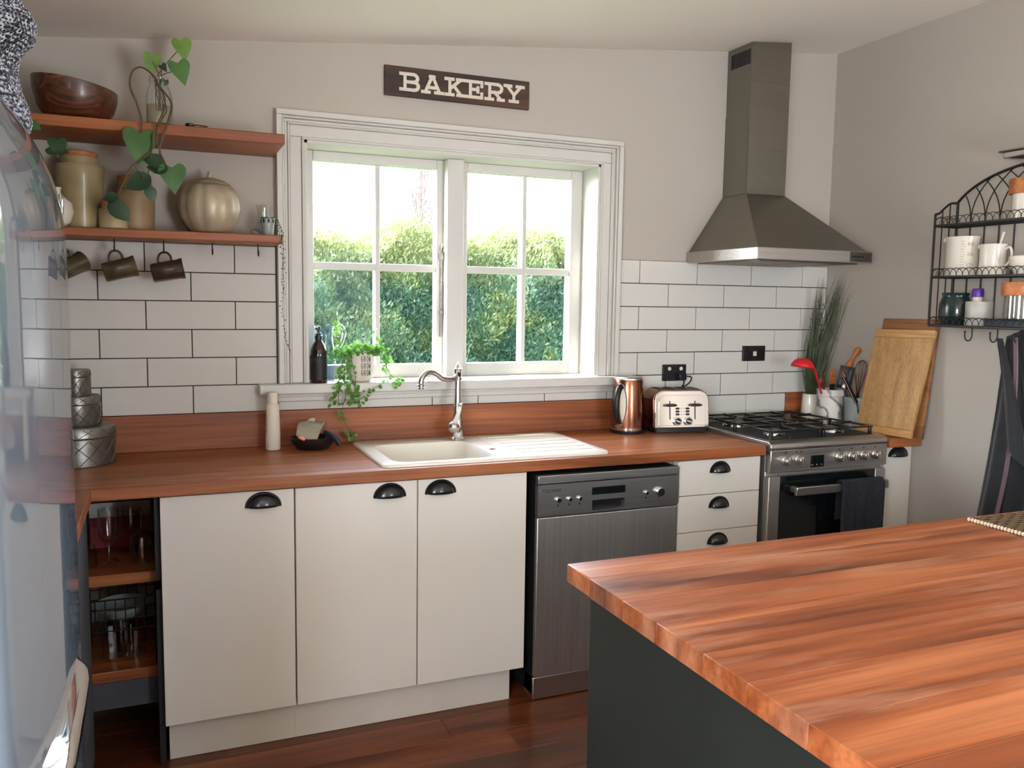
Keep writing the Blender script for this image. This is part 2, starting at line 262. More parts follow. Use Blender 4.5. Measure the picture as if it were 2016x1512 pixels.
# ---------------------------------------------------------------- mesh helpers
class MB:
    def __init__(s): s.v = []; s.f = []
    def box(s, x0, x1, y0, y1, z0, z1):
        b = len(s.v); s.v += [(x, y, z) for z in (z0, z1) for y in (y0, y1) for x in (x0, x1)]
        s.f += [tuple(b+i for i in q) for q in ((0, 2, 3, 1), (4, 5, 7, 6), (0, 1, 5, 4), (2, 6, 7, 3), (0, 4, 6, 2), (1, 3, 7, 5))]; return s
    def prism(s, poly, a0, a1, axis='y'):
        """polygon in the two other axes, extruded along axis"""
        def P(u, w, a): return {'y': (u, a, w), 'x': (a, u, w), 'z': (u, w, a)}[axis]
        b = len(s.v); n = len(poly); s.v += [P(u, w, a0) for u, w in poly]+[P(u, w, a1) for u, w in poly]
        s.f.append(tuple(range(b, b+n))); s.f.append(tuple(range(b+2*n-1, b+n-1, -1)))
        for i in range(n): j = (i+1) % n; s.f.append((b+j, b+i, b+n+i, b+n+j))
        return s
    def lathe(s, prof, c=(0, 0, 0), seg=28, sx=1, sy=1, caps=True, rip=None):
        b = len(s.v); n = len(prof)
        for k in range(seg):
            a = 2*pi*k/seg; m = rip(a) if rip else 1
            for r, z in prof: s.v.append((c[0]+r*m*cos(a)*sx, c[1]+r*m*sin(a)*sy, c[2]+z))
        for k in range(seg):
            o = b+k*n; p = b+((k+1) % seg)*n
            for i in range(n-1): s.f.append((o+i, p+i, p+i+1, o+i+1))
        if caps:
            if prof[0][0] > 1e-6: s.f.append(tuple(b+k*n for k in range(seg-1, -1, -1)))
            if prof[-1][0] > 1e-6: s.f.append(tuple(b+k*n+n-1 for k in range(seg)))
        return s
    def tube(s, pts, r, seg=8, closed=False, cap=True, flat=None):
        pts = [Vector(p) for p in pts]; n = len(pts); b = len(s.v)
        R = r if isinstance(r, (list, tuple)) else [r]*n; up = None
        for i, p in enumerate(pts):
            t = (pts[(i+1) % n]-pts[i-1]) if closed else (pts[min(i+1, n-1)]-pts[max(i-1, 0)])
            if t.length < 1e-9: t = Vector((0, 0, 1))
            t.normalize()
            if up is None:
                up = Vector((0, 0, 1)) if abs(t.z) < .9 else Vector((1, 0, 0))
            u = (up - t*up.dot(t)); u = u.normalized() if u.length > 1e-6 else t.orthogonal().normalized(); up = u; w = t.cross(u)
            for k in range(seg):
                a = 2*pi*k/seg; e = (flat or 1); s.v.append(tuple(p+(u*cos(a)*e+w*sin(a))*R[i]))
        m = n if closed else n-1
        for i in range(m):
            o = b+i*seg; q = b+((i+1) % n)*seg
            for k in range(seg): j = (k+1) % seg; s.f.append((o+k, o+j, q+j, q+k))
        if cap and not closed: s.f.append(tuple(b+k for k in range(seg-1, -1, -1))); s.f.append(tuple(b+(n-1)*seg+k for k in range(seg)))
        return s
    def sphere(s, c, r, nu=16, nv=10):
        rx, ry, rz = r if isinstance(r, (tuple, list)) else (r, r, r); b = len(s.v)
        s.v.append((c[0], c[1], c[2]-rz))
        for j in range(1, nv):
            a = -pi/2+pi*j/nv
            for i in range(nu): t = 2*pi*i/nu; s.v.append((c[0]+rx*cos(a)*cos(t), c[1]+ry*cos(a)*sin(t), c[2]+rz*sin(a)))
        s.v.append((c[0], c[1], c[2]+rz)); top = len(s.v)-1
        for i in range(nu):
            k = (i+1) % nu; s.f.append((b, b+1+k, b+1+i)); s.f.append((top, top-nu+i, top-nu+k))
            for j in range(nv-2): o = b+1+j*nu; s.f.append((o+i, o+k, o+nu+k, o+nu+i))
        return s
    def grid(s, fn, nu, nv, cu=False):
        b = len(s.v); mu = nu if cu else nu+1
        for j in range(nv+1):
            for i in range(mu): s.v.append(tuple(fn(i/nu, j/nv)))
        for j in range(nv):
            for i in range(nu): k = (i+1) % mu if cu else i+1; s.f.append((b+j*mu+i, b+j*mu+k, b+(j+1)*mu+k, b+(j+1)*mu+i))
        return s
    def xf(s, mat, start=0):
        for i in range(start, len(s.v)): s.v[i] = tuple(mat @ Vector(s.v[i]))
        return s
    def build(s, name, mat, parent=None, bevel=0, smooth=35, seg=2, solid=0, world=False, sub=0, kind=None, label=None):
        me = bpy.data.meshes.new(name); me.from_pydata(s.v, [], s.f); me.update()
        bm = bmesh.new(); bm.from_mesh(me); bmesh.ops.recalc_face_normals(bm, faces=bm.faces); bm.to_mesh(me); bm.free()
        if smooth is not None:
            me.polygons.foreach_set('use_smooth', [True]*len(me.polygons)); me.set_sharp_from_angle(angle=radians(smooth))
        o = bpy.data.objects.new(name, me); COL.objects.link(o)
        me.materials.append(M[mat] if isinstance(mat, str) else mat)
        if parent is not None:
            o.parent = parent
            if world:
                q = parent; acc = Vector()
                while q is not None: acc += q.location; q = q.parent
                o.location = -acc
        if solid: md = o.modifiers.new('thick', 'SOLIDIFY'); md.thickness = solid; md.offset = 0
        if bevel: md = o.modifiers.new('edge', 'BEVEL'); md.width = bevel; md.segments = seg; md.limit_method = 'ANGLE'; md.angle_limit = radians(40)
        if sub: md = o.modifiers.new('smooth', 'SUBSURF'); md.levels = sub; md.render_levels = sub
        if kind: o['kind'] = kind
        if label: o['label'] = label
        return o
def tag(o, label, cat, group=None):
    o['label'] = label; o['category'] = cat
    if group: o['group'] = group
    return o
def thing(name, label, cat, loc=(0, 0, 0), rz=0, group=None):
    o = bpy.data.objects.new(name, None); COL.objects.link(o); o.location = loc; o.rotation_euler = (0, 0, rz); o.empty_display_size = .05
    return tag(o, label, cat, group)
def struct(name, loc=(0, 0, 0)):
    o = bpy.data.objects.new(name, None); COL.objects.link(o); o.location = loc; o['kind'] = 'structure'; return o
def copy_obj(o, parent, loc=None, name=None):
    c = o.copy(); COL.objects.link(c); c.parent = parent
    if loc is not None: c.location = loc
    return c
def copy_tree(o, parent=None):
    c = o.copy(); COL.objects.link(c); c.parent = parent
    for ch in o.children: copy_tree(ch, c)
    return c
def curve(pts, n=8):
    """Catmull-Rom through points"""
    P = [Vector(p) for p in pts]; P = [P[0]*2-P[1]]+P+[P[-1]*2-P[-2]]; out = []
    for i in range(1, len(P)-2):
        a, b, c, d = P[i-1:i+3]
        for k in range(n):
            t = k/n; out.append(.5*((2*b)+(c-a)*t+(2*a-5*b+4*c-d)*t*t+(3*b-a-3*c+d)*t**3))
    out.append(P[-2]); return out
def arc(cx, cy, r, a0, a1, n=10, ry=None):
    return [(cx+r*cos(radians(a0+(a1-a0)*k/n)), cy+(ry or r)*sin(radians(a0+(a1-a0)*k/n))) for k in range(n+1)]
def rrect(x0, x1, y0, y1, r, n=5):
    return arc(x1-r, y1-r, r, 0, 90, n)+arc(x0+r, y1-r, r, 90, 180, n)+arc(x0+r, y0+r, r, 180, 270, n)+arc(x1-r, y0+r, r, 270, 360, n)
def stroke_mesh(mb, lines, wd, fn, th=.0004):
    """flat lettering strokes; fn maps (u, v, lift) to a point of the place"""
    for ln in lines:
        P = [Vector((a, b)) for a, b in ln]
        for i in range(len(P)-1):
            d = P[i+1]-P[i]
            if d.length < 1e-9: continue
            d.normalize(); nrm = Vector((-d.y, d.x))*wd/2; e = d*(wd*.5 if len(P) > 2 or True else 0)
            a, b = P[i]-e*(.9 if i else 1), P[i+1]+e*(.9 if i < len(P)-2 else 1); c = [a+nrm, a-nrm, b-nrm, b+nrm]; k = len(mb.v); th += 1.2e-5
            mb.v += [tuple(fn(q.x, q.y, th)) for q in c]; mb.f.append((k, k+1, k+2, k+3))
def text_geo(body, size):
    cu = bpy.data.curves.new('t', 'FONT'); cu.body = body; cu.size = size; cu.align_x = 'LEFT'
    ob = bpy.data.objects.new('t', cu); COL.objects.link(ob); dg = bpy.context.evaluated_depsgraph_get(); ev = ob.evaluated_get(dg); me = ev.to_mesh()
    v = [tuple(x.co) for x in me.vertices]; f = [tuple(p.vertices) for p in me.polygons]; ev.to_mesh_clear(); bpy.data.objects.remove(ob); bpy.data.curves.remove(cu); return v, f
def add_text(mb, body, size, fn):
    v, f = text_geo(body, size); b = len(mb.v); mb.v += [tuple(fn(x, y, .0005)) for x, y, z in v]; mb.f += [tuple(b+i for i in p) for p in f]
def leaf_pts(kind, n=7):
    """outline half-widths along the length"""
    if kind == 'heart': return [(-.16, .26), (-.10, .40), (.05, .50), (.25, .47), (.5, .34), (.75, .17), (1, 0)]
    if kind == 'oval': return [(0, .05), (.12, .24), (.35, .36), (.6, .32), (.82, .17), (1, 0)]
    return [(0, .08), (.15, .42), (.45, .5), (.75, .4), (1, .05)]
def add_leaf(mb, base, d, nrm, L, kind='heart', fold=.18, curl=.15):
    """a leaf from base along d; heart leaves get a notch at the stalk"""
    d = Vector(d).normalized(); nrm = Vector(nrm); nrm = (nrm-d*nrm.dot(d)); nrm = nrm.normalized() if nrm.length > 1e-6 else d.orthogonal().normalized(); sd_ = d.cross(nrm)
    P = leaf_pts(kind); b = len(mb.v); base = Vector(base); m = len(P)
    for t, wd in P:
        mb.v.append(tuple(base+d*L*max(t, 0)-nrm*curl*L*t*t))
        for sgn in (-1, 1): mb.v.append(tuple(base+d*L*t+sd_*sgn*wd*L+nrm*(fold*wd*L-curl*L*t*t)))
    for i in range(m-1):
        a, c = b+3*i, b+3*(i+1); mb.f += [(a, a+1, c+1, c), (a+2, a, c, c+2)]
# ================================================================ the room
XL, XR, YB, YF = -0.78, 3.232, 0.0, -5.2
def zc(x): return 2.324+.104*x
WX0, WX1, WZ0, WZ1 = .707, 1.955, 1.10, 2.045
floor = MB().box(XL-.2, XR+.2, YF-.2, .2, -.12, -.012).build('floor', 'grout'); floor['kind'] = 'structure'
pl = None; PW = .145; row = 0; y = YB
while y > YF:
    x = XL-random.random()*1.1; y0 = max(y-PW+.0012, YF)
    while x < XR:
        a, b = max(x, XL), min(x+1.22-.0012, XR)
        if b-a > .03:
            p = MB().box(0, b-a, y0-y, 0, -.012, 0).build('plank', 'floor', floor, bevel=.0008, seg=1); p.location = (a, y, 0)
        x += 1.22
    y -= PW
# window wall
wb = MB()
wb.prism([(XL-.2, -.1), (WX0, -.1), (WX0, zc(WX0)), (XL-.2, zc(XL-.2))], 0, .2)
wb.prism([(WX1, -.1), (XR+.2, -.1), (XR+.2, zc(XR+.2)), (WX1, zc(WX1))], 0, .2)
wb.prism([(WX0, -.1), (WX1, -.1), (WX1, WZ0), (WX0, WZ0)], 0, .2)
wb.prism([(WX0, WZ1), (WX1, WZ1), (WX1, zc(WX1)), (WX0, zc(WX0))], 0, .2)
wall_back = wb.build('wall_back', 'wall', smooth=None); wall_back['kind'] = 'structure'
wr = MB().box(XR, XR+.2, YF, 0, -.1, zc(XR)+.02).build('wall_right', 'wall', smooth=None); wr['kind'] = 'structure'
# left wall with a tall window behind the camera's shoulder, and the wall behind the camera with wide glazed doors
wl = MB(); LY0, LY1 = -4.6, -3.3
wl.box(XL-.2, XL, LY1, 0, -.1, zc(XL)+.02).box(XL-.2, XL, YF, LY0, -.1, zc(XL)+.02).box(XL-.2, XL, LY0, LY1, -.1, .85).box(XL-.2, XL, LY0, LY1, 2.05, zc(XL)+.02)
wl = wl.build('wall_left', 'wall', smooth=None); wl['kind'] = 'structure'
DX0, DX1, DZ1 = 1.5, 2.4, 2.05
wf = MB().prism([(XL-.2, -.1), (DX0, -.1), (DX0, zc(DX0)), (XL-.2, zc(XL-.2))], YF-.2, YF).prism([(DX1, -.1), (XR+.2, -.1), (XR+.2, zc(XR+.2)), (DX1, zc(DX1))], YF-.2, YF)
wf.prism([(DX0, DZ1), (DX1, DZ1), (DX1, zc(DX1)), (DX0, zc(DX0))], YF-.2, YF)
wf = wf.build('wall_front', 'wall', smooth=None); wf['kind'] = 'structure'
ce = MB().prism([(XL-.3, zc(XL-.3)), (XR+.3, zc(XR+.3)), (XR+.3, zc(XR+.3)+.12), (XL-.3, zc(XL-.3)+.12)], YF-.3, .2).build('ceiling', 'ceiling', smooth=None); ce['kind'] = 'structure'
# far glazed doors: frame and panes
d2 = struct('door_1', (DX0, YF, 0)); n = 1; wdt = (DX1-DX0)/n
for k in range(n):
    a, b = DX0+k*wdt, DX0+(k+1)*wdt
    MB().box(a, a+.07, YF-.1, YF-.05, 0, DZ1).box(b-.07, b, YF-.1, YF-.05, 0, DZ1).box(a, b, YF-.1, YF-.05, 0, .12).box(a, b, YF-.1, YF-.05, DZ1-.08, DZ1).build('door_frame', 'trim', d2, world=True)
    MB().box(a+.07, b-.07, YF-.08, YF-.074, .12, DZ1-.08).build('pane', 'glass', d2, world=True)
w2 = struct('window_2', (XL, LY0, .85))
MB().box(XL-.1, XL-.05, LY0, LY0+.06, .85, 2.05).box(XL-.1, XL-.05, LY1-.06, LY1, .85, 2.05).box(XL-.1, XL-.05, LY0, LY1, .85, .92).box(XL-.1, XL-.05, LY0, LY1, 1.98, 2.05).box(XL-.1, XL-.05, (LY0+LY1)/2-.03, (LY0+LY1)/2+.03, .85, 2.05).build('window_frame', 'trim', w2, world=True)
for a, b in ((LY0+.06, (LY0+LY1)/2-.03), ((LY0+LY1)/2+.03, LY1-.06)): MB().box(XL-.08, XL-.074, a, b, .92, 1.98).build('pane', 'glass', w2, world=True)

# ---------------------------------------------------------------- wall tiles, each its own piece
TP, HP, RZ, ZH, G = .303, .1515, .1025, 1.34, .0035
MB().box(XL, .603, -.004, 0, 1.03, ZH+3*RZ).build('grout_bed', 'grout', wall_back)
MB().box(2.052, XR, -.004, 0, .86, ZH+3*RZ).build('grout_bed', 'grout', wall_back)
MB().box(.603, 2.052, -.004, 0, 1.03, 1.075).build('grout_bed', 'grout', wall_back)
tile_cache = {}
def tile(x0, x1, z0, z1):
    wd, h = x1-x0-G, z1-z0-G
    if wd < .006 or h < .006: return
    key = (round(wd, 4), round(h, 4))
    if key not in tile_cache:
        o = MB().box(0, wd, -.0085, -.003, 0, h).build('tile', 'tile', wall_back, bevel=.0011, seg=2); tile_cache[key] = o
    else:
        o = tile_cache[key].copy(); COL.objects.link(o); o.parent = wall_back
    o.location = (x0+G/2, random.uniform(-.0004, .0004), z0+G/2); o.rotation_euler = (random.uniform(-.002, .002), 0, random.uniform(-.0012, .0012))
def tile_row(xa, xb, first, z0, z1):
    k = math.floor((xa-first)/TP); x = first+k*TP
    while x < xb-1e-4:
        tile(max(x, xa), min(x+TP, xb), z0, z1); x += TP
for r in range(-3, 3):
    z0 = ZH+r*RZ; even = r in (-1, 1, -3)
    tile_row(XL, .602, 0 if even else HP, z0, z0+RZ)
for r in range(-5, 3):
    z0 = ZH+r*RZ; even = r in (0, 2, -2, -4); z0c = max(z0, .862)
    xa = 2.054 if r >= -3 else 2.425
    tile_row(xa, XR-.001, 2.168 if even else 2.168+HP, z0c, z0+RZ)
for a, b in ((.604, .909), (.909, 1.212), (1.212, 1.4105), (1.4105, 1.7135), (1.7135, 2.0165), (2.0165, 2.053)): tile(a, b, 1.0325, 1.068)

# ---------------------------------------------------------------- kitchen window
win = struct('window_1', (1.331, 0, 1.135))
rings = [(0, .009, .025), (.009, .052, .015), (.052, .060, .023), (.060, .072, .016), (.072, .081, .029), (.081, .102, .038)]
hd = MB(); jl = MB(); jr = MB()
for a, b, dpt in rings:
    hd.box(WX0-b, WX1+b, -dpt, 0, WZ1+a, WZ1+b); jl.box(WX0-b, WX0-a, -dpt, 0, 1.137, WZ1+a); jr.box(WX1+a, WX1+b, -dpt, 0, 1.137, WZ1+a)
for m_ in (hd, jl, jr): m_.build('casing', 'trim', win, bevel=.003, world=True)
MB().box(WX0, WX0+.012, -.02, .15, 1.137, WZ1).box(WX1-.012, WX1, -.02, .15, 1.137, WZ1).box(WX0, WX1, -.02, .15, WZ1-.012, WZ1).build('reveal_lining', 'trim', win, bevel=.001, world=True)
MB().box(.53, 2.125, -.062, 0, 1.098, 1.137).box(WX0, WX1, -.01, .2, 1.098, 1.137).build('sill', 'trim', win, bevel=.006, seg=3, world=True)
MB().box(.60, 2.06, -.02, 0, 1.068, 1.099).box(.60, 2.06, -.026, 0, 1.085, 1.099).build('apron_moulding', 'trim', win, bevel=.002, world=True)
MB().box(1.297, 1.369, .07, .2, 1.137, WZ1-.012).build('mullion', 'trim', win, bevel=.004, world=True)
def sash(x0, x1, gx, zb=1.137, zt=2.033, y0=.125, y1=.180):
    """outer stiles and rails with a 2 x 2 grid of panes; gx: left glass, muntin, right glass edges"""
    s_ = MB().box(x0, gx[0], y0, y1, zb, zt).box(gx[3], x1, y0, y1, zb, zt).box(gx[0], gx[3], y0, y1, zb, 1.191).box(gx[0], gx[3], y0, y1, 1.997, zt).build('sash', 'trim', win, bevel=.003, world=True)
    MB().box(gx[1], gx[2], y0+.004, y1, 1.191, 1.997).build('muntin', 'trim', s_, bevel=.003)
    MB().box(gx[0], gx[3], y0+.006, y1, 1.574, 1.603).build('muntin', 'trim', s_, bevel=.003)
    for a, b in ((gx[0], gx[1]), (gx[2], gx[3])):
        for c, d in ((1.191, 1.574), (1.603, 1.997)): MB().box(a, b, .170, .173, c, d).build('pane', 'glass', s_)
    return s_
sash(WX0+.012, 1.30, (.763, 1.010, 1.030, 1.268))
sash(1.366, WX1-.012, (1.404, 1.657, 1.677, 1.888))
st = MB().box(1.283, 1.291, .118, .126, 1.305, 1.64)
for k in range(5): st.tube([(1.287, .112, 1.37+k*.055), (1.287, .12, 1.37+k*.055)], .004, 8)
st.box(1.278, 1.298, .112, .136, 1.625, 1.66).box(1.279, 1.297, .112, .136, 1.40, 1.415).tube([(1.287, .11, 1.66), (1.287, .10, 1.675), (1.29, .11, 1.69)], .006, 8)
st.build('casement_stay', 'darkmetal', win, bevel=.001, world=True)

# ---------------------------------------------------------------- outdoors
gr = MB().box(-30, 60, .2, 90, -.6, -.5).build('ground', 'lawn', smooth=None); gr['kind'] = 'structure'
random.seed(21)
hedge = thing('hedge', 'tall clipped green hedge across the garden outside the window', 'hedge', (3.4, 5, -.5))
hm = MB(); HY = 4.5
def hprof(x): return HTOP+.05*sin(x*2.1+.4)+.05*sin(x*5.3+1)+.03*sin(x*11.7)+(.13*math.exp(-((x-2.42)/.22)**2))
HTOP = 2.0
for k in range(120000):
    x = random.uniform(.2, 6.2); top = hprof(x)
    u = random.random()
    if u < .74:
        z = random.uniform(.2, top); lump = .20*sin(x*2.7+z*2.9)+.12*sin(x*6.3-z*4.7)+.07*sin(x*13+z*9); yy = HY+random.uniform(-.08, .30)-lump
    else: z = top+random.gauss(0, .055); yy = HY+random.uniform(-.15, 1.3)
    d = Vector((random.gauss(.15, .55), random.gauss(-.35, .55), random.gauss(.8, .45))).normalized(); L = random.uniform(.026, .072)
    b = len(hm.v); sdv = d.cross(Vector((random.gauss(0, 1), random.gauss(0, 1), random.gauss(0, 1)))); sdv = sdv.normalized()*L*.17 if sdv.length > 1e-6 else d.orthogonal()*L*.15
    p = Vector((x, yy, z)); hm.v += [tuple(p), tuple(p+d*L*.5+sdv), tuple(p+d*L), tuple(p+d*L*.5-sdv)]; hm.f.append((b, b+1, b+2, b+3))
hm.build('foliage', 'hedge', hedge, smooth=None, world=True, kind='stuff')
hc = MB()
hc.grid(lambda u, v: (-.4+u*8, HY+.42, -.5+v*(hprof(-.4+u*8)+.40)), 90, 24).grid(lambda u, v: (-.4+u*8, HY+.42+v*.9, hprof(-.4+u*8)-.10), 60, 4)
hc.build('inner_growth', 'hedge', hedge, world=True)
tree = thing('poplar_tree', 'tall bare brown poplar rising behind the hedge', 'tree', (9.95, 30, -.5))
tm = MB(); tm.tube([(0, 0, 0), (.1, 0, 4), (0, .1, 9), (.05, 0, 13)], [.11, .08, .06, .02], 8); tm.build('trunk', 'bark', tree)
tb = MB()
for k in range(300):
    z = random.uniform(1.0, 11.5); a = random.uniform(0, 2*pi); L = random.uniform(1.4, 3.4)*(1-.4*z/13); r = .3+.6*random.random()
    p0 = Vector((0, 0, z)); p1 = p0+Vector((cos(a)*.55*r, sin(a)*.55*r, L*.45)); p2 = p0+Vector((cos(a)*.95*r, sin(a)*.95*r, L)); tb.tube([p0, p1, p2], [.018, .013, .005], 4, cap=False)
    for q in range(3):
        t = random.uniform(.3, .95); s0 = p0.lerp(p2, t); a2 = a+random.uniform(-1, 1); tb.tube([s0, s0+Vector((cos(a2)*.3, sin(a2)*.3, random.uniform(.5, 1.1)))], [.008, .003], 3, cap=False)
tb.build('branches', 'bark', tree, kind='stuff')
# ================================================================ bench, cabinets, appliances
BT, BB, BF = .90, .862, -.60           # bench top, underside, front
random.seed(3)
bench = thing('bench_top', 'long oiled red-brown timber bench top under the window with a return on the left', 'worktop', (1.2, -.3, BB))
stv = [(-.60, -.546), (-.546, -.40), (-.40, -.25), (-.25, -.094), (-.094, -.002)]
SX0, SX1, SY0, SY1 = .895, 1.70, -.546, -.094
for a, b in stv:
    if b <= SY0 or a >= SY1: segs = [(XL+.002, 2.418)]
    else: segs = [(XL+.002, SX0), (SX1, 2.418)]
    for x0, x1 in segs:
        if (a, b) == stv[0]: x0r = x0
        MB().box(x0, x1, a+.0004, b-.0004, BB, BT).build('stave', 'counter', bench, bevel=.0022 if (a, b) == stv[0] else .0005, world=True)
    if b > SY0 and a < SY0: MB().box(SX0, SX1, a+.0004, SY0, BB, BT).build('stave', 'counter', bench, bevel=.0022, world=True)
    if b > SY1 and a < SY1: MB().box(SX0, SX1, SY1, b-.0004, BB, BT).build('stave', 'counter', bench, bevel=.0005, world=True)
for a, b in ((-.16, 0), (-.32, -.16), (-.48, -.32), (-.64, -.48), (XL+.002, -.64)):
    MB().box(a+.0004 if a > XL+.01 else a, b-.0004, -1.10, -.6004, BB, BT).build('stave', 'counter', bench, bevel=.0015, world=True)
up_ = MB().box(XL+.002, 2.418, -.022, -.0095, BT+.0005, 1.0325).build('upstand', 'upstand', bevel=.0015)
tag(up_, 'long flat timber upstand board between the bench and the tiles', 'upstand')
rb = MB().box(3.047, XR-.001, -.625, -.0095, BB, BT).build('side_bench_top', 'counter', bevel=.002)
tag(rb, 'narrow timber bench top in the corner right of the stove', 'worktop')
wp = MB().box(3.003, XR-.001, -.022, -.0095, BT+.0005, 1.036).build('corner_upstand', 'upstand', bevel=.0015); tag(wp, 'short timber upstand behind the corner pots', 'upstand')

def cup(parent, xc, y, zb, wd=.096, h=.040, dp=.026):
    m_ = MB(); N = 20; K = 7
    def P(u, v):
        a = pi*u; th = pi/2*v
        X = xc-(wd/2)*cos(a)*(1-.25*(1-sin(th))*0); R = sin(a)
        return (X, y-.001-dp*R*cos(th)*1.0, zb+h*R*sin(th))
    m_.grid(P, N, K)
    rim = [(xc-(wd/2+.004)*cos(pi*k/N), y-.0022, zb+(h+.004)*sin(pi*k/N)) for k in range(N+1)]
    m_.tube(rim, .0032, 6)
    return m_.build('handle', 'black', parent, solid=.002, label='black half-round cup handle', world=True)
def base_cabinet(name, label, doors, x0, x1, kick=(None, None)):
    t = thing(name, label, 'cabinet', ((x0+x1)/2, -.3, 0))
    MB().box(x0+.002, x1-.002, -.556, -.006, .135, .152).box(x0+.002, x0+.018, -.556, -.006, .152, .858).box(x1-.018, x1-.002, -.556, -.006, .152, .858).box(x0+.018, x1-.018, -.02, -.006, .152, .858).build('body', 'carcass', t, world=True)
    MB().box(kick[0] or x0, kick[1] or x1, -.53, -.514, .001, .134).build('kickboard', 'kick', t, world=True, bevel=.001)
    for a, b, hx in doors:
        d_ = MB().box(a, b, -.58, -.56, .136, .856).build('door', 'cabinet', t, world=True, bevel=.0012)
        cup(d_, hx, -.58, .805)
    return t
base_cabinet('base_cabinet', 'single-door cream base cabinet next to the open shelves', [(.183, .5775, .483)], .183, .58, (.193, None))
base_cabinet('base_cabinet', 'double-door cream base cabinet under the white sink', [(.5825, .984, .889), (.988, 1.386, 1.066)], .58, 1.388, (None, 1.352))
# drawers
dr = thing('drawer_cabinet', 'cream drawer cabinet with three visible drawers between dishwasher and stove', 'cabinet', (2.21, -.3, 0))
MB().box(2.018, 2.034, -.556, -.006, .135, .858).box(2.392, 2.408, -.556, -.006, .135, .858).box(2.034, 2.392, -.02, -.006, .135, .858).box(2.034, 2.392, -.556, -.02, .135, .15).build('body', 'carcass', dr, world=True)
MB().box(2.018, 2.408, -.53, -.514, .001, .134).build('kickboard', 'kick', dr, world=True)
for a, b in ((.7195, .856), (.5735, .7165), (.428, .5705), (.136, .425)):
    d_ = MB().box(2.019, 2.407, -.58, -.56, a, b).build('drawer', 'cabinet', dr, world=True, bevel=.0012); cup(d_, 2.213, -.58, (b-.052), .082, .036, .024)
fc = thing('corner_cabinet', 'narrow cream cabinet between the stove and the right wall', 'cabinet', (3.14, -.3, 0))
MB().box(3.064, 3.222, -.556, -.006, .135, .858).build('body', 'carcass', fc, world=True)
MB().box(3.064, 3.222, -.53, -.514, .001, .134).build('kickboard', 'kick', fc, world=True)
d_ = MB().box(3.064, 3.222, -.58, -.56, .136, .856).build('door', 'cabinet', fc, world=True, bevel=.0012); cup(d_, 3.143, -.58, .814, .098, .036, .026)

# ---------------------------------------------------------------- dishwasher
dw = thing('dishwasher', 'freestanding stainless steel dishwasher under the bench', 'dishwasher', (1.716, -.3, 0))
MB().box(1.424, 2.010, -.575, -.03, .02, .842).build('body', 'black_matt', dw, world=True, bevel=.004)
MB().box(1.422, 2.012, -.602, -.575, .813, .843).build('top_edge', 'steel', dw, world=True, bevel=.002)
pn = MB()
X0, X1, Z0, Z1 = 1.422, 2.012, .696, .810
hx0, hx1, hz0, hz1 = 1.640, 1.776, .702, .740
pn.box(X0, hx0, -.600, -.575, Z0, Z1).box(hx1, X1, -.600, -.575, Z0, Z1).box(hx0, hx1, -.600, -.575, hz1, Z1).box(hx0, hx1, -.600, -.575, Z0, hz0)
pnl = pn.build('control_panel', 'steel', dw, world=True)
MB().box(hx0, hx1, -.577, -.5755, hz0, hz1).box(hx0+.002, hx1-.002, -.592, -.577, hz1-.012, hz1-.002).build('grip_recess', 'black_plastic', pnl)
MB().box(1.638, 1.777, -.6015, -.599, .760, .788).build('display', 'blackglass', pnl, bevel=.001)
for x, r in ((1.502, .0105), (1.547, .0085), (1.588, .0085), (1.868, .008), (1.925, .017)):
    MB().tube([(x, -.599, .752), (x, -.610 if r < .015 else -.616, .752)], r, 20).build('button', 'chrome', pnl, bevel=.002)
mk = MB()
for x in (1.502, 1.547, 1.588, 1.868, 1.925): mk.box(x-.003, x+.003, -.6008, -.6001, .729, .734)
add_text(mk, 'TUSCANO', .016, lambda u, v, t: (1.437+u, -.6004-t, .782+v))
mk.build('panel_print', 'steelmark', pnl, smooth=None, kind='stuff')
MB().box(1.422, 2.012, -.598, -.575, .098, .690).build('door', 'steel_v', dw, world=True, bevel=.003)
MB().box(1.424, 2.010, -.578, -.50, .004, .090).build('plinth', 'steel', dw, world=True, bevel=.004)

# ---------------------------------------------------------------- stove
OX0, OX1, OF = 2.427, 3.040, -.618
ov = thing('stove', 'freestanding stainless gas stove with black oven door', 'stove', (2.732, -.3, 0))
MB().box(OX0+.002, OX1-.002, -.585, -.03, .02, .885).build('body', 'steel_v', ov, world=True, bevel=.003)
tp = MB().prism([(-.03, .884), (OF+.004, .884), (OF, .890), (OF+.002, .905), (OF+.02, .915), (-.03, .915)], OX0, OX1, 'x').build('hob', 'steel', ov, world=True, bevel=.002)
MB().prism(rrect(OX0+.03, OX1-.03, -.575, -.06, .02), .9151, .9168, 'z').build('hob_well', 'black_matt', tp)
MB().box(OX0, OX1, -.05, -.03, .915, .932).build('rear_trim', 'steel', tp)
burn = [(2.575, -.455, .036), (2.575, -.19, .045), (2.885, -.455, .042), (2.885, -.19, .032)]
for x, y_, r in burn:
    bo = MB().lathe([(r*1.25, 0), (r*1.2, .006), (r*.95, .008), (r*.95, .014)], (x, y_, .9169), 24).build('burner', 'chrome', tp)
    MB().lathe([(r*.9, 0), (r*.92, .004), (r*.7, .008), (0, .0085)], (x, y_, .931), 24).build('burner_cap', 'black', bo)
